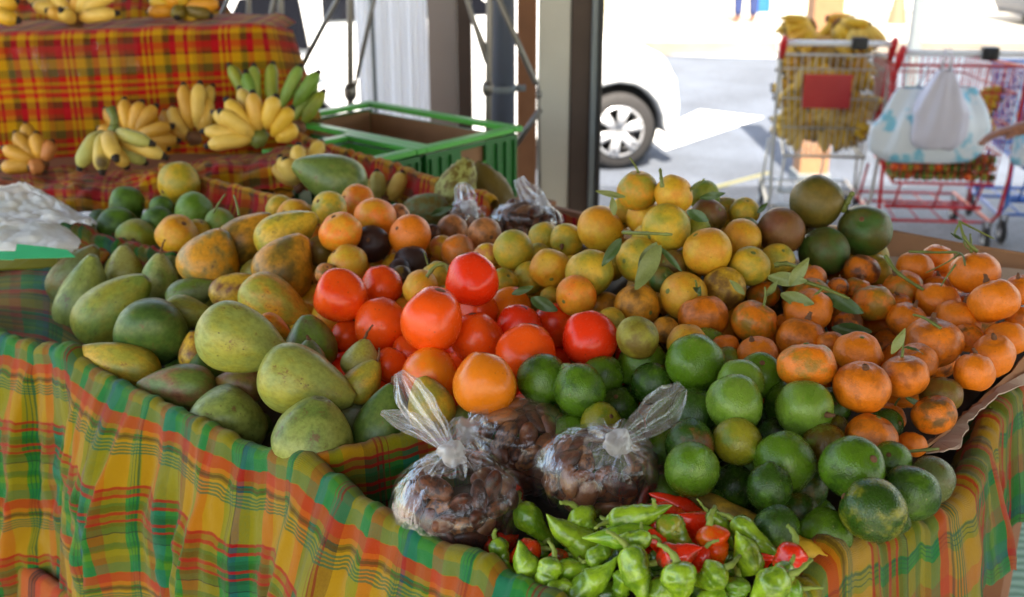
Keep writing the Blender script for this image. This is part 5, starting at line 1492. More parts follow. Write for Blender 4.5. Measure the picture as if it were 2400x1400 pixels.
# white panel of a stall shelter
r = empty('shelter_panel', (ony(922, 200, 4.7).x, 4.7, 0)); tag(r, 'tall white panel with soft pleats between the crates and the street', 'panel')
shm, nt, bs = newmat('white_shelter_fabric'); bs.inputs['Base Color'].default_value = (.92, .93, .96, 1); bs.inputs['Roughness'].default_value = .6
tl = N(nt, 'ShaderNodeBsdfTranslucent'); tl.inputs[0].default_value = (.95, .96, .98, 1); mx = N(nt, 'ShaderNodeMixShader'); mx.inputs[0].default_value = .62
nt.links.new(bs.outputs[0], mx.inputs[1]); nt.links.new(tl.outputs[0], mx.inputs[2]); nt.links.new(mx.outputs[0], nt.nodes['Material Output'].inputs[0])
mb = MB(); rows = []
wpn = ony(1004, 200, 4.7).x - ony(842, 200, 4.7).x
for i in range(41):
    x = -wpn / 2 + wpn * i / 40
    rows.append([Vector((x, .012 * math.sin(i * .7) + .01 * math.sin(i * 1.9 + j * .2), j * .2)) for j in range(16)])
mb.grid(rows); o = mb.build('sheet', shm, r); o.modifiers.new('s', 'SOLIDIFY').thickness = .01
mb = MB(); mb.tube([(-wpn / 2 + (ony(884, 200, 4.6).x - ony(842, 200, 4.6).x), -.05, 0), (-wpn / 2 + (ony(884, 200, 4.6).x - ony(842, 200, 4.6).x), -.05, 3.0)], .009, 10); mb.build('edge_rod', M['slate'], r)

# lattice frames of grey tube
def frame(name, lab, tubes, knobs=(), y=3.5):
    c = ony(tubes[0][0], tubes[0][1], y); r = empty(name, (c.x, y, 0)); tag(r, lab, 'metal frame', 'folding tube frames behind the crates')
    o0 = r.location
    for (x0, y0, x1, y1, w) in tubes:
        a = ony(x0, y0, y) - o0; b = ony(x1, y1, y) - o0; w_ = w / F * y / .98
        mb = MB(); d = b - a; mb.tube([a, a + d * .04, a + d * .5, b - d * .04, b], [w_ * .35, w_ * .5, w_ * .5, w_ * .5, w_ * .3], 12); mb.build('tube', M['steel'], r)
    for (x, yy, w) in knobs:
        a = ony(x, yy, y) - o0; w_ = w / F * y / .98 * .5
        mb = MB(); mb.rev([(0, -w_ * 1.3), (w_ * .7, -w_ * 1.2), (w_, -w_ * .5), (w_, w_ * .5), (w_ * .7, w_ * 1.2), (0, w_ * 1.3)], 16, lambda v: v + a); mb.build('joint_knob', M['steel'], r)
    return r
frame('tube_frame', 'grey lattice frame rising behind the end of the banana shelf', [(560, -60, 490, 100, 11), (583, -60, 583, 160, 12), (655, -70, 612, 170, 12), (657, -60, 662, 360, 15), (800, -20, 690, 190, 12), (690, 190, 640, 300, 12)], [(660, 200, 20)], 3.62)
frame('tube_frame', 'grey lattice frame standing before the white panel', [(820, -60, 822, 420, 15), (885, -40, 836, 185, 10), (836, 185, 800, 330, 9)], [(821, 216, 30)], 3.9)
frame('tube_frame', 'grey lattice frame crossing the drain pipe and wooden post', [(1148, -60, 1143, 460, 16), (1076, -60, 1142, 150, 12), (1160, -20, 1258, 200, 14), (1268, 255, 1205, 345, 14), (1262, 200, 1265, 480, 8), (1100, 20, 1150, 140, 8)], [(1143, 208, 26), (1263, 222, 14)], 3.62)

# ---------------------------------------------------------------- green crates on a trestle
def crate(loc, lab, seed=0, lined=True, L=.62, W=.36):
    r = empty('green_crate', loc); r.rotation_euler = (0, 0, math.atan2(E1.y, E1.x)); tag(r, lab, 'crate', 'green plastic crates behind the stall')
    H, t = .21, .012          # local x = long axis (E1), y = -E2
    for cy, sg in ((0, -1), (W, 1)):
        mb = MB(); mb.box((L / 2, cy, H / 2 - .012), (L - t - .004, t, H - .026))
        nk = max(4, int(L / .068))
        for k in range(nk): mb.box((L * (k + .5) / nk, cy + sg * .0095, H * .46), (.006, .0085, H * .80))
        mb.box((L / 2, cy + sg * .0095, H * .80), (L - .02, .0085, .006)); mb.build('wall', M['crate_shaded'], r, smooth=False)
    for cx, sg in ((0, -1), (L, 1)):
        mb = MB(); mb.box((cx, W / 2, H * .31), (t, W + t, H * .62 - .004))
        mb.box((cx, W * .17, H * .77), (t, W * .34 + t, H * .30 + .002)); mb.box((cx, W * .83, H * .77), (t, W * .34 + t, H * .30 + .002)); mb.box((cx, W / 2, H * .90), (t - .002, W * .5, H * .06))
        for k in (0, 1, 2, 7, 8, 9): mb.box((cx + sg * .0095, W * (k + .25) / 9.5, H * .46), (.0085, .006, H * .8))
        mb.box((cx + sg * .0095, W / 2, H * .16), (.0085, W - .02, .006)); mb.build('wall', M['crate_shaded'], r, smooth=False)
    mb = MB(); mb.box((L / 2, W / 2, .006), (L - .02, W - .02, .01)); mb.build('bottom', M['crate_shaded'], r, smooth=False)
    mb = MB()
    for (c, d) in (((L / 2, 0, H), (L + .04, .034, .016)), ((L / 2, W, H), (L + .04, .034, .016)), ((0, W / 2, H - .0005), (.034, W - .036, .015)), ((L, W / 2, H - .0005), (.034, W - .036, .015))): mb.box(c, d)
    mb.build('rim', M['crate'], r, smooth=False, bevel=.003)
    for cx in (0, L):
        mb = MB(); mb.tube([(cx, W * .30, H * .86), (cx, W * .33, H * .66), (cx, W * .42, H * .58), (cx, W * .58, H * .58), (cx, W * .67, H * .66), (cx, W * .70, H * .86)], .005, 8); mb.build('handle_lip', M['crate'], r)
    if lined:
        mb = MB()
        mb.box((L / 2, W - .010, H / 2), (L - .03, .005, H - .04)); mb.box((L - .012, W / 2, H / 2), (.005, W - .03, H - .04)); mb.box((.012, W / 2, H / 2), (.005, W - .03, H - .05)); mb.box((L / 2, .010, H / 2), (L - .03, .005, H - .05)); mb.box((L / 2, W / 2, .014), (L - .03, W - .03, .004))
        mb.build('cardboard_lining', M['card'], r, smooth=False)
        mb = MB(); mb.box((L * .52, W - .014, H * .68), (.01, .003, .04)); mb.box((L * .5, W - .014, H * .3), (.008, .003, .09)); mb.build('slot', M['tip'], r, smooth=False)
    else:
        mb = MB(); mb.box((L / 2, .009, H / 2), (L - .03, .004, H - .03)); mb.box((L / 2, W - .009, H / 2), (L - .03, .004, H - .03)); mb.box((L - .009, W / 2, H / 2), (.004, W - .016, H - .031)); mb.box((L / 2, W / 2, .018), (L - .02, W - .016, .003)); mb.build('lit_inner_wall', M['crate'], r, smooth=False)  # bright lining added so the empty crate looks lit inside
    return r
zc = 1.073 - .21
Rn = onz(1205, 300, 1.075)
e2 = Vector((E2.x, E2.y, 0)).normalized(); e1 = Vector((E1.x, E1.y, 0)).normalized()
# local x -> e1, local y -> rotated 90deg = (-e1.y, e1.x) = -e2 direction
b0 = Vector((Rn.x, Rn.y, zc)) - e2 * .36
c1 = crate(Vector((Rn.x, Rn.y, zc)) - e2 * 0, 'green crate lined with brown cardboard, open on top')
c2 = crate(Vector((Rn.x, Rn.y, zc)) - e2 * .392 + e1 * .002 , 'green empty crate, its inside coloured as lit, next to the cardboard lined one', lined=False, L=.27, W=.27)
r = empty('trestle_table', Vector((Rn.x, Rn.y, 0)) + e1 * .3 - e2 * .4, math.atan2(E1.y, E1.x)); tag(r, 'plain wooden trestle table carrying the green crates', 'table')
mb = MB(); mb.box((0, 0, zc - .02), (.8, .95, .03)); mb.build('table_top', M['wood'], r, smooth=False)
for x in (-.35, .35):
    for y in (-.42, .42):
        mb = MB(); mb.box((x, y, (zc - .036) / 2), (.05, .05, zc - .036)); mb.build('leg', M['wood'], r, smooth=False)

# ---------------------------------------------------------------- shopping carts
def cart(loc, rz, wire, lab, W=.56, L=.80, zt=.98, zb=.42, panel=True, hcol='whitepaint', n1=15, s=1.):
    r = empty('shopping_cart', loc, rz); tag(r, lab, 'shopping cart', 'shopping carts parked beside the market'); r.scale = (s, s, s)
    w = .0046
    # basket walls: near (handle) side at y=0, far at y=L
    mb = MB(); taper = .06
    def corner(u, v, z):   # u 0..1 across, v 0..1 deep
        k = taper * (1 - (z - zb) / (zt - zb)) + .05 * v
        return Vector(((u - .5) * (W - 2 * k), .02 + v * (L - .04 - k), z))
    for i in range(n1 + 1):
        u = i / n1
        mb.tube([corner(u, 0, zb), corner(u, 0, zt - .02)], w * .62, 5, False)
        mb.tube([corner(u, 1, zb), corner(u, 1, zt - .06)], w * .62, 5, False)
        mb.tube([corner(u, 0, zb), corner(u, 1, zb)], w * .62, 5, False)
    n2 = int(n1 * 1.2)
    for i in range(n2 + 1):
        v = i / n2
        for u in (0, 1): mb.tube([corner(u, v, zb), corner(u, v, zt - .02 - .04 * v)], w * .62, 5, False)
    for z_ in (zb, zb + .15, zb + .3, zb + .45, zt - .02):
        q = [corner(0, 0, z_), corner(1, 0, z_), corner(1, 1, min(z_, zt - .06)), corner(0, 1, min(z_, zt - .06)), corner(0, 0, z_)]
        mb.tube(q, w if zb < z_ < zt - .03 else w * 1.8, 6, False)
    mb.build('basket', wire, r)
    mb = MB()
    for sx in (-1, 1):
        x = sx * (W / 2 + .005)
        mb.tube([(x, -.06, zt + .04), (x, -.02, zt - .02), (x, .0, zb + .05), (x * .96, .03, .22), (x * .96, .12, .15), (x * .9, L * .9, .15)], .0095, 10)
        mb.tube([(x * .96, .5, .15), (x * .9, L * .55, zb)], .008, 8)
    for y_ in (.12, .5, L * .88): mb.tube([(-W / 2 * .95, y_, .15), (W / 2 * .95, y_, .15)], .008, 8)
    mb.tube([(-W / 2 * .8, .14, .22), (W / 2 * .8, .14, .22)], .012, 8)
    for x in (-.18, -.06, .06, .18): mb.tube([(x, .12, .15), (x * .8, L * .88, .15)], .004, 6)
    for x in (-.2, 0, .2): mb.tube([(x, .03, zb), (x, .13, .22)], .006, 6)
    mb.build('chassis', wire, r)
    hd = MB(); hd.tube([(-W / 2, -.075, zt + .05), (W / 2, -.075, zt + .05)], .0145, 16); h = hd.build('handle_bar', M[hcol], r)
    for sx in (-1, 1):
        mb = MB(); mb.tube([(sx * W / 2, -.10, zt + .075), (sx * W / 2, -.06, zt + .035), (sx * W / 2, -.03, zt - .03)], [.016, .021, .014], 12); mb.build('handle_end', M['redp'], r)
    mb = MB(); mb.box((.10, -.08, zt + .052), (.075, .055, .06)); mb.box((.10, -.113, zt + .05), (.045, .012, .035)); mb.build('coin_lock', M['black'], r, smooth=False, bevel=.006)
    if panel:
        mb = MB(); mb.box((-.02, .004, zb + .34), (.235, .012, .17))
        for k in range(14): mb.box((-.02 - .108 + k * .0167, -.006, zb + .34), (.004, .008, .165))
        mb.box((-.02, -.004, zb + .42), (.24, .02, .012)); mb.build('seat_flap', M['redp'], r, smooth=False)
    for sx in (-1, 1):
        for y_ in (.10, L * .82):
            f = MB(); f.box((sx * W / 2 * .9 + .016, y_, .11), (.004, .03, .09)); f.box((sx * W / 2 * .9 - .016, y_, .11), (.004, .03, .09)); f.box((sx * W / 2 * .9, y_, .152), (.04, .035, .006)); fk = f.build('caster_fork', M['steel'], r, smooth=False)
            mb = MB()
            n = 22
            X = sx * W / 2 * .9
            pts = [(X, y_, .0625)]
            mb.rev([(0, -.013), (.045, -.013), (.058, -.010), (.0625, -.004), (.0625, .004), (.058, .010), (.045, .013), (0, .013)], 26, lambda v: Vector((v.z + X, v.x + y_, v.y + .0625)))
            wh = mb.build('wheel', M['rubber'], r)
            mb = MB(); mb.rev([(0, -.015), (.030, -.015), (.030, .015), (0, .015)], 18, lambda v: Vector((v.z + X, v.x + y_, v.y + .0625))); mb.build('hub', M['whitepaint'], wh)
    return r
cp1 = onz(1945, 545, 0); 
cartA = cart((ony(1950, 200, 5.6).x, 5.6, 0), R(-7), M['cartwire'], 'silver wire shopping cart filled high with bananas', W=.53, zb=.44)
cartB = cart((ony(2245, 200, 5.3).x, 5.3, 0), R(-5), M['redm'], 'red wire shopping cart with plastic bags hanging from it', W=.60, zt=.97, zb=.37, panel=False)
cartC = cart((ony(2380, 300, 5.4).x + .33, 5.4, 0), R(-5), M['bluem'], 'blue wire shopping cart cut by the picture edge', W=.60, zt=.92, zb=.42, panel=False)

# bananas in the silver cart: prototype hands, copied
def cart_hand(k, lab, grp):
    r = empty('banana_hand', (0, 0, 0)); tag(r, lab, 'bananas', grp); rr = random.Random(k)
    for i in range(9):
        x = (i - 4) * .0245 + rr.uniform(-.004, .004); d = .035 if i % 2 else 0
        o = finger_obj(r, Vector((x * .35, d * .6, .0)), Vector((x * 1.35, -.03 + d, -.165 + abs(x) * .3)), Vector((0, -1, .1)), .026, True, i, curv=.22)
        tint(o, rr.choice(['yA', 'yy', 'yy', 'yB']), .1, rr)
    mb = MB(); mb.tube([(-.035, .01, .005), (0, .01, .012), (.035, .01, .005)], .014, 10); mb.build('crown', M['stem'], r)
    return r
lbl = 'ripe banana hand packed in the silver wire cart'; grp = 'banana hands packed in the silver cart'
protoH = [cart_hand(i, lbl, grp) for i in range(4)]
kk = 0
locA = cartA.location; rotA = Matrix.Rotation(R(-7), 3, 'Z')
rc = random.Random(11)
for lay in range(6):
    for row in range(3):
        for colm in range(3):
            if lay == 5 and (row == 2): continue
            z_ = .61 + lay * .098
            x = (colm - 1) * .135 + (.03 if lay % 2 else -.02) + rc.uniform(-.02, .02); y_ = .105 + row * .17 + rc.uniform(-.02, .02)
            h = protoH[kk] if kk < 4 else copy_tree(protoH[kk % 4]); kk += 1
            x = max(-.125, min(.125, x))
            h.location = locA + rotA @ Vector((x, y_, z_))
            side = (kk * 7) % 5
            h.rotation_euler = (rc.uniform(-.15, .2), [0.1, -.35, .9, .3, -.9][side] + rc.uniform(-.2, .2), R(-7) + rc.uniform(-.25, .25))
            h.scale = (.86, .86, .86)
            hc = rc.choice(['yA', 'Py', 'yB', 'AB', 'Py'])
            for ch in h.children:
                if ch.name.startswith('banana'): tint(ch, hc, .12, rc)
            if kk % 9 == 0:
                for ch in h.children:
                    if ch.name.startswith('banana'): tint(ch, 'lv')
                h['label'] = 'greener banana hand packed among ripe ones in the silver cart'; h['group'] = 'greener banana hands in the silver cart'
# red cart load: small dark fruit below, dry yellow clusters above
rb = random.Random(5)
locB = cartB.location; rotB = Matrix.Rotation(R(-5), 3, 'Z')
SB = ball('passion_fruit', 3)
for i in range(120):
    lay = i // 40; a = i % 40
    x = -.235 + (a % 14) * .036 + rb.uniform(-.006, .006); y_ = .05 + (a // 14) * .05 + rb.uniform(-.008, .008); z_ = .40 + lay * .045
    o = bpy.data.objects.new('small_fruit', SB); link(o); r_ = .021
    place(o, locB + rotB @ Vector((x, y_, z_)), rot_to((rb.uniform(-1, 1), rb.uniform(-1, 1), 1)), (r_, r_, r_)); tint(o, rb.choice(['gG', 'vg', 'OR', 'Gb', 'Ob', 'vk']), .1, rb)
    tag(o, 'small green or reddish fruit at the bottom of the red cart', 'fruit', 'small fruit in the red cart')
for i, (x, y_, z_) in enumerate([(-.2, .12, .66), (-.08, .1, .68), (.14, .13, .74), (.18, .12, .74), (.16, .1, .70), (0, .16, .74), (.17, .18, .78), (-.22, .2, .72)]):
    h = copy_tree(protoH[i % 4]); h.location = locB + rotB @ Vector((x, y_, z_)); h.rotation_euler = (0, rb.uniform(-1.5, 1.5), rb.uniform(-1, 1)); h.scale = (.7, .7, .7)
    h['label'] = 'small yellow brown banana hand lying in the red cart'; h['group'] = 'banana hands in the red cart'
for i in range(14):
    o = bpy.data.objects.new('orange_fruit', proto('mandarin', i % 6)); link(o); x = -.27 + (i % 3) * .06; z_ = .46 + (i // 3) * .055
    place(o, cartC.location + rotB @ Vector((x, .06 + .01 * (i % 2), z_)), rot_to((.2, 0, 1)), (.031, .031, .031)); tint(o, 'OO'); tag(o, 'orange fruit seen through the wires of the blue cart', 'fruit', 'orange fruit in the blue cart')

# bags hanging on the red cart
def hanging_bag(name, cx, cy, cyb, w, D, mat, lab, top, seed=0, wtop=.2, thick=.06, blue=False):
    """soft bag: photo centre column cx, top cy, bottom cyb, half width w px"""
    c = P(cx, cy, D); r = empty(name, c); tag(r, lab, 'plastic bag')
    rows = []; m = 30; n = 40
    for i in range(m + 1):
        u = i / m
        ww = w / F * D * (wtop + (1 - wtop) * min(1, u * 1.9) ** .8) * (1 - .35 * max(0, u - .8) / .2 * max(0, u - .8) / .2)
        zz = -(cyb - cy) / F * D * u
        th_ = thick * (.15 + .85 * math.sin(math.pi * min(1, u * .75 + .08)))
        if u == 1: th_ *= .3
        row = []
        for k in range(n + 1):
            a = 2 * math.pi * (k % n) / n
            fold = 1 + .10 * math.sin(a * 7 + seed + u * 2) * (1 - u * .5) + .12 * nz((math.cos(a) * 2, math.sin(a) * 2, u * 2 + seed))
            row.append(Vector((ww * math.cos(a) * fold, th_ * math.sin(a) * fold, zz + .012 * nz((math.cos(a) * 3, u * 4, seed)) )))
        rows.append(row)
    rows.append([Vector((0, 0, rows[-1][0].z + .004))] * (n + 1))
    mb = MB(); mb.grid(rows); mb.build('pouch', mat, r)
    for (x0, x1) in top:
        mb = MB(); a = Vector((x0 * .01, 0, -.0)); b = Vector((x1 * .01, 0, .10))
        mb.tube([a, a.lerp(b, .5) + Vector((0, -.01, 0)), b], [.014, .010, .006], 10, flat=.5); mb.build('handle', mat, r)
    return r
wb = plain('white_bag_film', (205, 200, 212), .45, var=.04, scale=12)
m, nt, bs = newmat('patterned_bag'); tc = N(nt, 'ShaderNodeTexCoord').outputs['Object']
f = noisen(nt, tc, 9, 3, .6); nt.links.new(mixc(nt, mrange(nt, f, .52, .6), lin((214, 220, 226)), lin((120, 190, 212))), bs.inputs['Base Color']); bs.inputs['Roughness'].default_value = .45
hanging_bag('carrier_bag', 2195, 205, 384, 136, 5.02, m, 'blue and white patterned bag hanging wide on the red cart', [(-9, -5), (9, 5)], 3, wtop=.62, thick=.10)
hanging_bag('carrier_bag', 2216, 165, 352, 66, 4.9, wb, 'plain whitish bag hanging in front of the patterned one', [(-2, -1), (2, 1)], 7, wtop=.22, thick=.08)
hanging_bag('carrier_bag', 2410, 300, 390, 30, 5.2, m, 'pale patterned bag on the blue cart at the picture edge', [(-1, 0)], 9, wtop=.8, thick=.05)

# ---------------------------------------------------------------- people
def skinfig(name, J, E, mat, parent, sub=2):
    me = bpy.data.meshes.new(name); idx = {k: i for i, k in enumerate(J)}
    me.from_pydata([J[k][0] for k in J], [(idx[a], idx[b]) for a, b in E], [])
    o = bpy.data.objects.new(name, me); link(o, parent)
    o.modifiers.new('skin', 'SKIN')
    sv = me.skin_vertices[0].data
    for k, i in idx.items(): sv[i].radius = (J[k][1], J[k][1] if len(J[k]) < 3 else J[k][2]); sv[i].use_root = (k == 'pelvis' or k == list(J)[0])
    mm = o.modifiers.new('sub', 'SUBSURF'); mm.levels = sub; mm.render_levels = sub
    me.materials.append(mat); o.modifiers['skin'].use_smooth_shade = True
    return o
def person(loc, rz, lab, reach=None, shirt='shirt'):
    r = empty('person', loc, rz); tag(r, lab, 'person')
    J = dict(pelvis=((0, 0, .95), .13, .10), waist=((0, 0, 1.08), .125, .09), chest=((0, .01, 1.28), .15, .10), neckb=((0, 0, 1.44), .07, .06), neck=((0, -.01, 1.50), .05, .05), head=((0, -.02, 1.58), .075, .085), headm=((0, -.02, 1.65), .085, .095), headt=((0, -.01, 1.72), .055, .065))
    E = [('pelvis', 'waist'), ('waist', 'chest'), ('chest', 'neckb'), ('neckb', 'neck'), ('neck', 'head'), ('head', 'headm'), ('headm', 'headt')]
    for s, n in ((-1, 'l'), (1, 'r')):
        sp = ((s * .18, 0, 1.40), .058); el = ((s * .24, .0, 1.12), .04); wr = ((s * .26, -.05, .88), .027)
        if reach and n == 'l':
            el, wr = (Vector(reach[0]), .043), (Vector(reach[1]), .028)
        J['sh' + n] = sp; J['el' + n] = el; J['wr' + n] = wr
        E += [('chest', 'sh' + n), ('sh' + n, 'el' + n), ('el' + n, 'wr' + n)]
        w = Vector(wr[0]); d = (w - Vector(el[0])).normalized(); sd = d.cross(Vector((0, 0, 1))).normalized()
        if sd.length < .5: sd = Vector((0, 1, 0))
        J['pm' + n] = (w + d * .05, .036, .022); E.append(('wr' + n, 'pm' + n))
        J['pk' + n] = (w + d * .085, .037, .017); E.append(('pm' + n, 'pk' + n))
        for q, (o_, Lf) in enumerate(((-.030, .066), (-.010, .078), (.010, .074), (.029, .058))):
            b = w + d * .095 + sd * o_; dn = Vector((0, 0, -1))
            J[f'f{q}a{n}'] = (b, .0108); J[f'f{q}b{n}'] = (b + d * Lf * .5 + dn * .012, .0098); J[f'f{q}c{n}'] = (b + d * Lf * .85 + dn * .035, .0085)
            E += [('pk' + n, f'f{q}a{n}'), (f'f{q}a{n}', f'f{q}b{n}'), (f'f{q}b{n}', f'f{q}c{n}')]
        J['ta' + n] = (w + d * .03 - sd * .035 + Vector((0, 0, -.01)), .011); J['tb' + n] = (w + d * .065 - sd * .055 + Vector((0, 0, -.02)), .0085)
        E += [('pm' + n, 'ta' + n), ('ta' + n, 'tb' + n)]
        J['hp' + n] = ((s * .10, 0, .88), .095); J['kn' + n] = ((s * .11, -.01, .49), .062); J['an' + n] = ((s * .11, .02, .09), .042); J['to' + n] = ((s * .12, -.14, .035), .032)
        E += [('pelvis', 'hp' + n), ('hp' + n, 'kn' + n), ('kn' + n, 'an' + n), ('an' + n, 'to' + n)]
    skinfig('body', J, E, M['skin'], r)
    T = dict(pelvis=((0, 0, .97), .155, .125), w=((0, 0, 1.10), .150, .115))
    TE = [('pelvis', 'w')]
    for s, n in ((-1, 'l'), (1, 'r')):
        T['h' + n] = ((s * .10, 0, .86), .112); T['k' + n] = ((s * .11, -.01, .49), .085); T['a' + n] = ((s * .11, .02, .10), .07); TE += [('pelvis', 'h' + n), ('h' + n, 'k' + n), ('k' + n, 'a' + n)]
    skinfig('trousers', T, TE, M['jeans'], r)
    T = dict(pelvis=((0, 0, .90), .17, .14), m=((0, 0, 1.08), .165, .13), c=((0, .01, 1.27), .175, .125), n=((0, 0, 1.42), .09, .08)); TE = [('pelvis', 'm'), ('m', 'c'), ('c', 'n')]
    for s, n in ((-1, 'l'), (1, 'r')):
        e = Vector(J['el' + n][0]); sh = Vector(J['sh' + n][0]); T['s' + n] = (tuple(sh), .075); T['e' + n] = (tuple(sh.lerp(e, .75)), .06); TE += [('c', 's' + n), ('s' + n, 'e' + n)]
    skinfig('shirt', T, TE, M[shirt], r)
    mb = MB(); mb.rev([(math.sin(math.pi * .55 * i / 10) * .105, math.cos(math.pi * .55 * i / 10) * .105) for i in range(11)], 20, lambda v: Vector((v.x * .93, v.y * 1.05 + .012, v.z + 1.665)) * (1)); mb.build('hair', M['hair'], r)
    mb = MB()
    mb.rev([(0, .018), (.012, .005), (.013, -.012), (0, -.016)], 10, lambda v: Vector((v.x, v.y - .112, v.z + 1.62))); mb.build('nose', M['skin'], r)
    for s in (-1, 1):
        mb = MB(); mb.rev([(0, .009), (.009, .0), (0, -.009)], 10, lambda v: Vector((v.x + s * .033, v.y - .098, v.z + 1.655))); mb.build('eye', M['tip'], r)
        mb = MB(); mb.rev([(0, .03), (.012, .015), (.013, -.015), (0, -.028)], 10, lambda v: Vector((v.x * .6 + s * .088, v.y - .01, v.z + 1.64))); mb.build('ear', M['skin'], r)
    return r
hw = P(2345, 300, 4.35); ew = P(2480, 285, 4.30)
pl = Vector((hw.x + .62, 4.25, 0))
rzp = 0
person(pl, 0, 'brown hand and forearm reaching toward the bags on the red cart', reach=((ew - pl)[:], (hw + Vector((.09, 0, .0)) - pl)[:]))
pp = onz(1745, 56, 0); person((pp.x, pp.y, .0), R(180), 'distant walker in blue jeans before the pale building')

# ---------------------------------------------------------------- vehicles
def car(loc, rz, lab, paint, name='parked_car'):
    """side profile along local x, nose at +x; near side at y=-.88"""
    r = empty(name, loc, rz); tag(r, lab, 'car')
    Lh = 2.2
    prof = [(-2.2, .45), (-2.22, .75), (-2.15, 1.05), (-1.95, 1.5), (-1.6, 1.68), (-.2, 1.70), (.45, 1.55), (1.05, 1.14), (1.6, 1.09), (1.82, .98), (1.94, .78), (1.98, .55), (1.97, .36), (1.90, .26)]
    def arch(cx):
        return [(cx + .43 * math.cos(a), .33 + .43 * math.sin(a)) for a in [math.pi * k / 10 for k in range(0, 11)]]
    low = [(x, z) for x, z in arch(1.42) if z > .24] + [(.97, .24), (-.95, .24)] + [(x, z) for x, z in arch(-1.38)] + [(-1.84, .26), (-2.1, .30)]
    outl = prof + low
    bm = bmesh.new(); W = .88
    va = [bm.verts.new((x, -W + max(0, (z - .95)) * .22, z)) for x, z in outl]; vb = [bm.verts.new((x, W - max(0, (z - .95)) * .22, z)) for x, z in outl]
    n = len(outl)
    for i in range(n): bm.faces.new((va[i], va[(i + 1) % n], vb[(i + 1) % n], vb[i]))
    f1 = bm.faces.new(list(reversed(va))); f2 = bm.faces.new(vb)
    bmesh.ops.recalc_face_normals(bm, faces=bm.faces)
    me = bpy.data.meshes.new('car_body'); bm.to_mesh(me); bm.free(); me.materials.append(paint)
    b = bpy.data.objects.new('body', me); link(b, r); bv = b.modifiers.new('b', 'BEVEL'); bv.width = .07; bv.segments = 3; bv.limit_method = 'ANGLE'; bv.angle_limit = R(25)
    for p in me.polygons: p.use_smooth = True
    for s in (-1, 1):
        y = s * (W + .004)
        for q in ([(-1.95, 1.16), (-1.75, 1.52), (-1.28, 1.56), (-1.22, 1.12)], [(-1.1, 1.34), (-1.1, 1.58), (-.15, 1.58), (.20, 1.50), (.40, 1.36)]):
            mb = MB(); vs = [(x, s * (W + .006 - max(0, z - .95) * .22), z) for x, z in q]; k = len(vs); vs2 = [(x, yy - s * .03, z) for x, yy, z in vs]
            mb.add(vs + vs2, [tuple(range(k)), tuple(reversed(range(k, 2 * k)))] + [(i, (i + 1) % k, (i + 1) % k + k, i + k) for i in range(k)]); mb.build('window', M['glass'], r, smooth=False, weld=True)
        for x in (-.1, -.95):
            mb = MB(); mb.box((x - .25, y, .93), (.16, .03, .025)); mb.build('handle', paint, r, smooth=False)
        for cx in (1.42, -1.38):
            yy = s * (W - .10)
            mb = MB(); mb.rev([(.21, -.105), (.30, -.115), (.335, -.08), (.34, 0), (.335, .08), (.30, .115), (.21, .105)], 40, lambda v: Vector((v.x + cx, v.z + yy, v.y + .34))); wh = mb.build('wheel', M['rubber'], r)
            mb = MB(); mb.rev([(.0, -.02), (.20, -.02), (.215, -.10), (.235, -.10), (.24, .10), (.2, .1), (0, .06)], 32, lambda v: Vector((v.x + cx, v.z * 1 + yy, v.y + .34)) ); 
            rim = MB(); 
            rim.rev([(.205, -.11), (.225, -.118), (.225, .1), (.205, .1)], 36, lambda v: Vector((v.x + cx, v.z + yy, v.y + .34)))
            for k in range(6):
                a = k * math.pi / 3 + .3; c_, s_ = math.cos(a), math.sin(a)
                for w0 in (-.15, .15):
                    a2 = a + w0
                    rim.tube([(cx + .03 * math.cos(a), yy + s * .085, .34 + .03 * math.sin(a)), (cx + .215 * math.cos(a2), yy + s * .10, .34 + .215 * math.sin(a2))], [.03, .026], 8)
            rim.rev([(0, -.1), (.05, -.1), (.05, .1), (0, .1)], 16, lambda v: Vector((v.x + cx, v.z * .95 + yy + s * .005, v.y + .34)))
            rim.build('rim', M['alloy'], wh)
            lin_ = MB(); lin_.rev([(0, -.08), (.425, -.08), (.425, .10), (0, .1)], 24, lambda v: Vector((v.x + cx, v.z + s * (W - .28), v.y + .345))); lin_.build('wheel_arch', M['rubber'], r)
    for s in (-1, 1):
        for xs in (.86, -.12, -1.0):
            mb = MB(); mb.tube([(xs, s * (W + .002), .34), (xs + .02, s * (W + .002), .7), (xs, s * (W + .002), 1.0)], .006, 6); mb.build('door_seam', M['slate'], r)
        mb = MB(); mb.tube([(.92, s * (W + .004), .28), (-.90, s * (W + .004), .28)], .035, 8); mb.build('sill_trim', M['rubber'], r)
    for s in (-1, 1):
        mb = MB(); mb.box((1.80, s * .62, .84), (.2, .34, .12)); mb.build('headlight', M['glass'], r, smooth=False, bevel=.03)
        mb = MB(); mb.box((-2.13, s * .66, 1.0), (.14, .26, .18)); mb.build('taillight', M['redp'], r, smooth=False, bevel=.03)
    mb = MB(); mb.box((1.95, 0, .55), (.06, 1.1, .16)); mb.build('grille', M['black'], r, smooth=False, bevel=.01)
    return r
# nose wheel hub seen at (1440,305); the car is turned so the nose comes toward the market
wpos = onz(1440, 392, GZ); rzc = R(12)
off = Matrix.Rotation(rzc, 3, 'Z') @ Vector((1.42, -.78, 0))
off *= .82
car(wpos - off, rzc, 'white parked car behind the posts, dark side windows and alloy wheel', M['carpaint']).scale = (.82, .82, .82)
wpos = onz(2360, 110, GZ)
car((wpos.x + 2.75, wpos.y + 1.2, GZ), R(8), 'dark grey car at the picture edge with red tail light', plain('grey_car_paint', (92, 98, 110), .3, .3, var=.03))

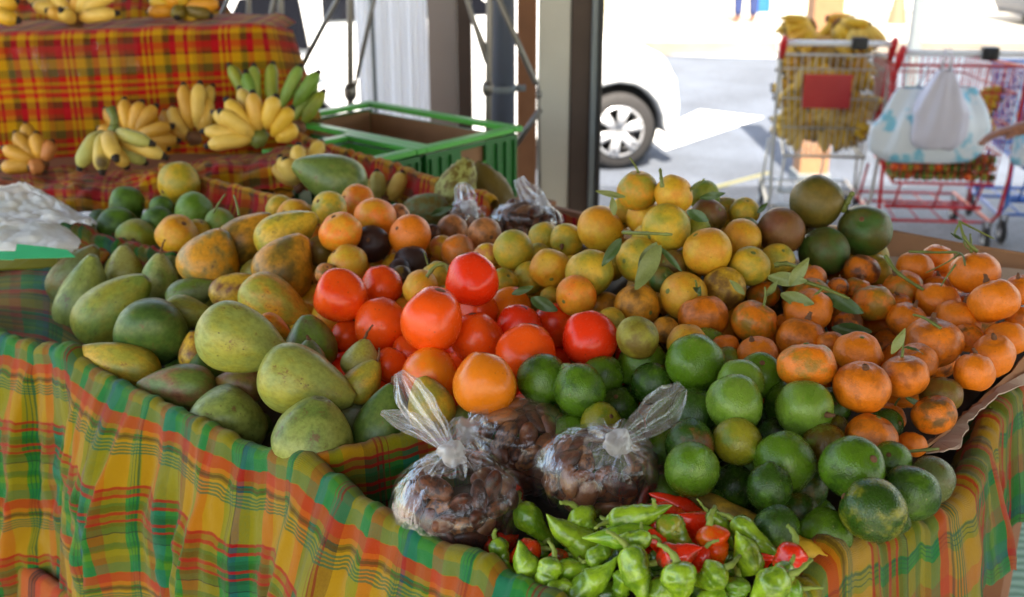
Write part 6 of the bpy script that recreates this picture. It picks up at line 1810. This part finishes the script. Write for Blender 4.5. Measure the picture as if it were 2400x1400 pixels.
# ---------------------------------------------------------------- far side buildings
def building(x0, x1, y, h, rgb, lab, wins, roofc='taupe'):
    r = empty('building', ((x0 + x1) / 2, y, 0)); tag(r, lab, 'building'); w = x1 - x0
    wl = plain('facade', rgb, .85, var=.05, scale=1.5, bmp=.1)
    # wall with real openings: pieces around them
    mb = MB(); xs = sorted(wins, key=lambda q: q[0]); cur = -w / 2
    for (a, b, za, zb, kind) in xs:
        a -= r.location.x; b -= r.location.x
        mb.box(((cur + a) / 2, .15, h / 2), (a - cur, .3, h)); 
        mb.box(((a + b) / 2, .15, (zb + h) / 2), (b - a, .3, h - zb))
        if za > .05: mb.box(((a + b) / 2, .15, za / 2), (b - a, .3, za))
        cur = b
    mb.box(((cur + w / 2) / 2, .15, h / 2), (w / 2 - cur, .3, h)); mb.box((0, 4, h / 2), (w, .3, h)); mb.box((-w / 2 + .15, 2.0, h / 2 - .01), (.3 - .01, 4.1, h - .02)); mb.box((w / 2 - .15, 2.0, h / 2 - .01), (.3 - .01, 4.1, h - .02)); mb.build('wall', wl, r, smooth=False)
    mb = MB(); mb.box((0, 2, h + .1), (w + .5, 4.8, .2)); mb.build('roof', M[roofc], r, smooth=False)
    for (a, b, za, zb, kind) in xs:
        a -= r.location.x; b -= r.location.x
        if kind == 'w':
            f = MB(); f.box(((a + b) / 2, .1, (za + zb) / 2), (b - a - .004, .06, zb - za - .004)); wn = f.build('window', M['slate'], r, smooth=False)
            f = MB(); f.box(((a + b) / 2, .065, (za + zb) / 2), (b - a - .16, .02, zb - za - .16)); f.build('pane', plain('shopwindow', (120, 125, 140), .1), wn, smooth=False)
            f = MB(); f.box(((a + b) / 2, -.02, za - .03), (b - a + .1, .12, .05)); f.build('sill', wl, wn, smooth=False)
        else:
            f = MB(); f.box(((a + b) / 2, .1, (za + zb) / 2), (b - a - .004, .06, zb - za - .004)); dr = f.build('door', M[kind], r, smooth=False)
            f = MB(); f.tube([(b - .12, .04, 1.0), (b - .12, .04, 1.15)], .015, 8); f.build('handle', M['steel'], dr)
    return r
YF = 17.9
def fx(px): return ony(px, 30, YF).x
building(fx(1420), fx(1985), YF, 4.2, (238, 228, 190), 'pale yellow building across the street with a blue door', [(fx(1578), fx(1672), .22, 2.2, 'w'), (fx(1757), fx(1806), .0, 2.3, 'bluem')])
building(fx(1990), fx(2560), YF + .4, 3.6, (228, 226, 222), 'white building across the street behind the red cart', [(fx(2215), fx(2320), .9, 2.2, 'w')])
building(-16, fx(1415), YF + .3, 5, (232, 230, 226), 'long whitish building mostly hidden behind the market posts', [(-12, -10, 0, 2.3, 'taupe'), (-7, -5, .9, 2.3, 'w'), (-2.5, -1, .9, 2.3, 'w')])
# low wall / ramp at the far right and the small orange thing
mb = MB(); a = gpt(2190, 62, GZ); b = gpt(2375, 22, GZ); a2 = gpt(2190, 96, GZ)
c = onz(2105, 78, .0)
r = empty('traffic_cone', gpt(2098, 84, GZ)); tag(r, 'pale orange cone standing against the slate street pole', 'cone')
mb = MB(); mb.rev([(.17, .03), (.05, .7), (.035, .75), (0, .75)], 20); mb.build('cone_shell', M['skin'], r)
mb = MB(); mb.box((0, 0, .015), (.4, .4, .03)); mb.build('foot', M['rubber'], r, smooth=False)

# ---------------------------------------------------------------- light
w = bpy.data.worlds.new('World'); scene.world = w; w.use_nodes = True; nt = w.node_tree
bg = nt.nodes['Background']; sky = nt.nodes.new('ShaderNodeTexSky'); sky.sky_type = 'NISHITA'; sky.sun_disc = False
ELEV, AZ = 58, 180     # sun elevation, compass direction it comes from (0 = +Y, clockwise)
sky.sun_elevation = R(ELEV); sky.sun_rotation = R(AZ); sky.air_density = 1.2; sky.dust_density = 1.5
nt.links.new(sky.outputs[0], bg.inputs[0]); bg.inputs[1].default_value = .15
sl = bpy.data.lights.new('sun', 'SUN'); sl.energy = 4.5; sl.angle = R(.5); sl.color = (1, .95, .88)
so = bpy.data.objects.new('sun', sl); COL.objects.link(so)
d = Vector((math.sin(R(AZ)) * math.cos(R(ELEV)), math.cos(R(AZ)) * math.cos(R(ELEV)), math.sin(R(ELEV))))
so.rotation_euler = d.to_track_quat('Z', 'Y').to_euler(); so.location = d * 20
scene.view_settings.view_transform = 'Standard'; scene.view_settings.look = 'None'; scene.view_settings.gamma = 1
scene.view_settings.exposure = 2.25
scene.view_settings.use_white_balance = True; scene.view_settings.white_balance_temperature = 7400
scene.cycles.max_bounces = 10; scene.cycles.transparent_max_bounces = 24; scene.cycles.diffuse_bounces = 5
scene.cycles.use_denoising = True; scene.cycles.sample_clamp_indirect = 6
scene.cycles.caustics_reflective = False; scene.cycles.caustics_refractive = False
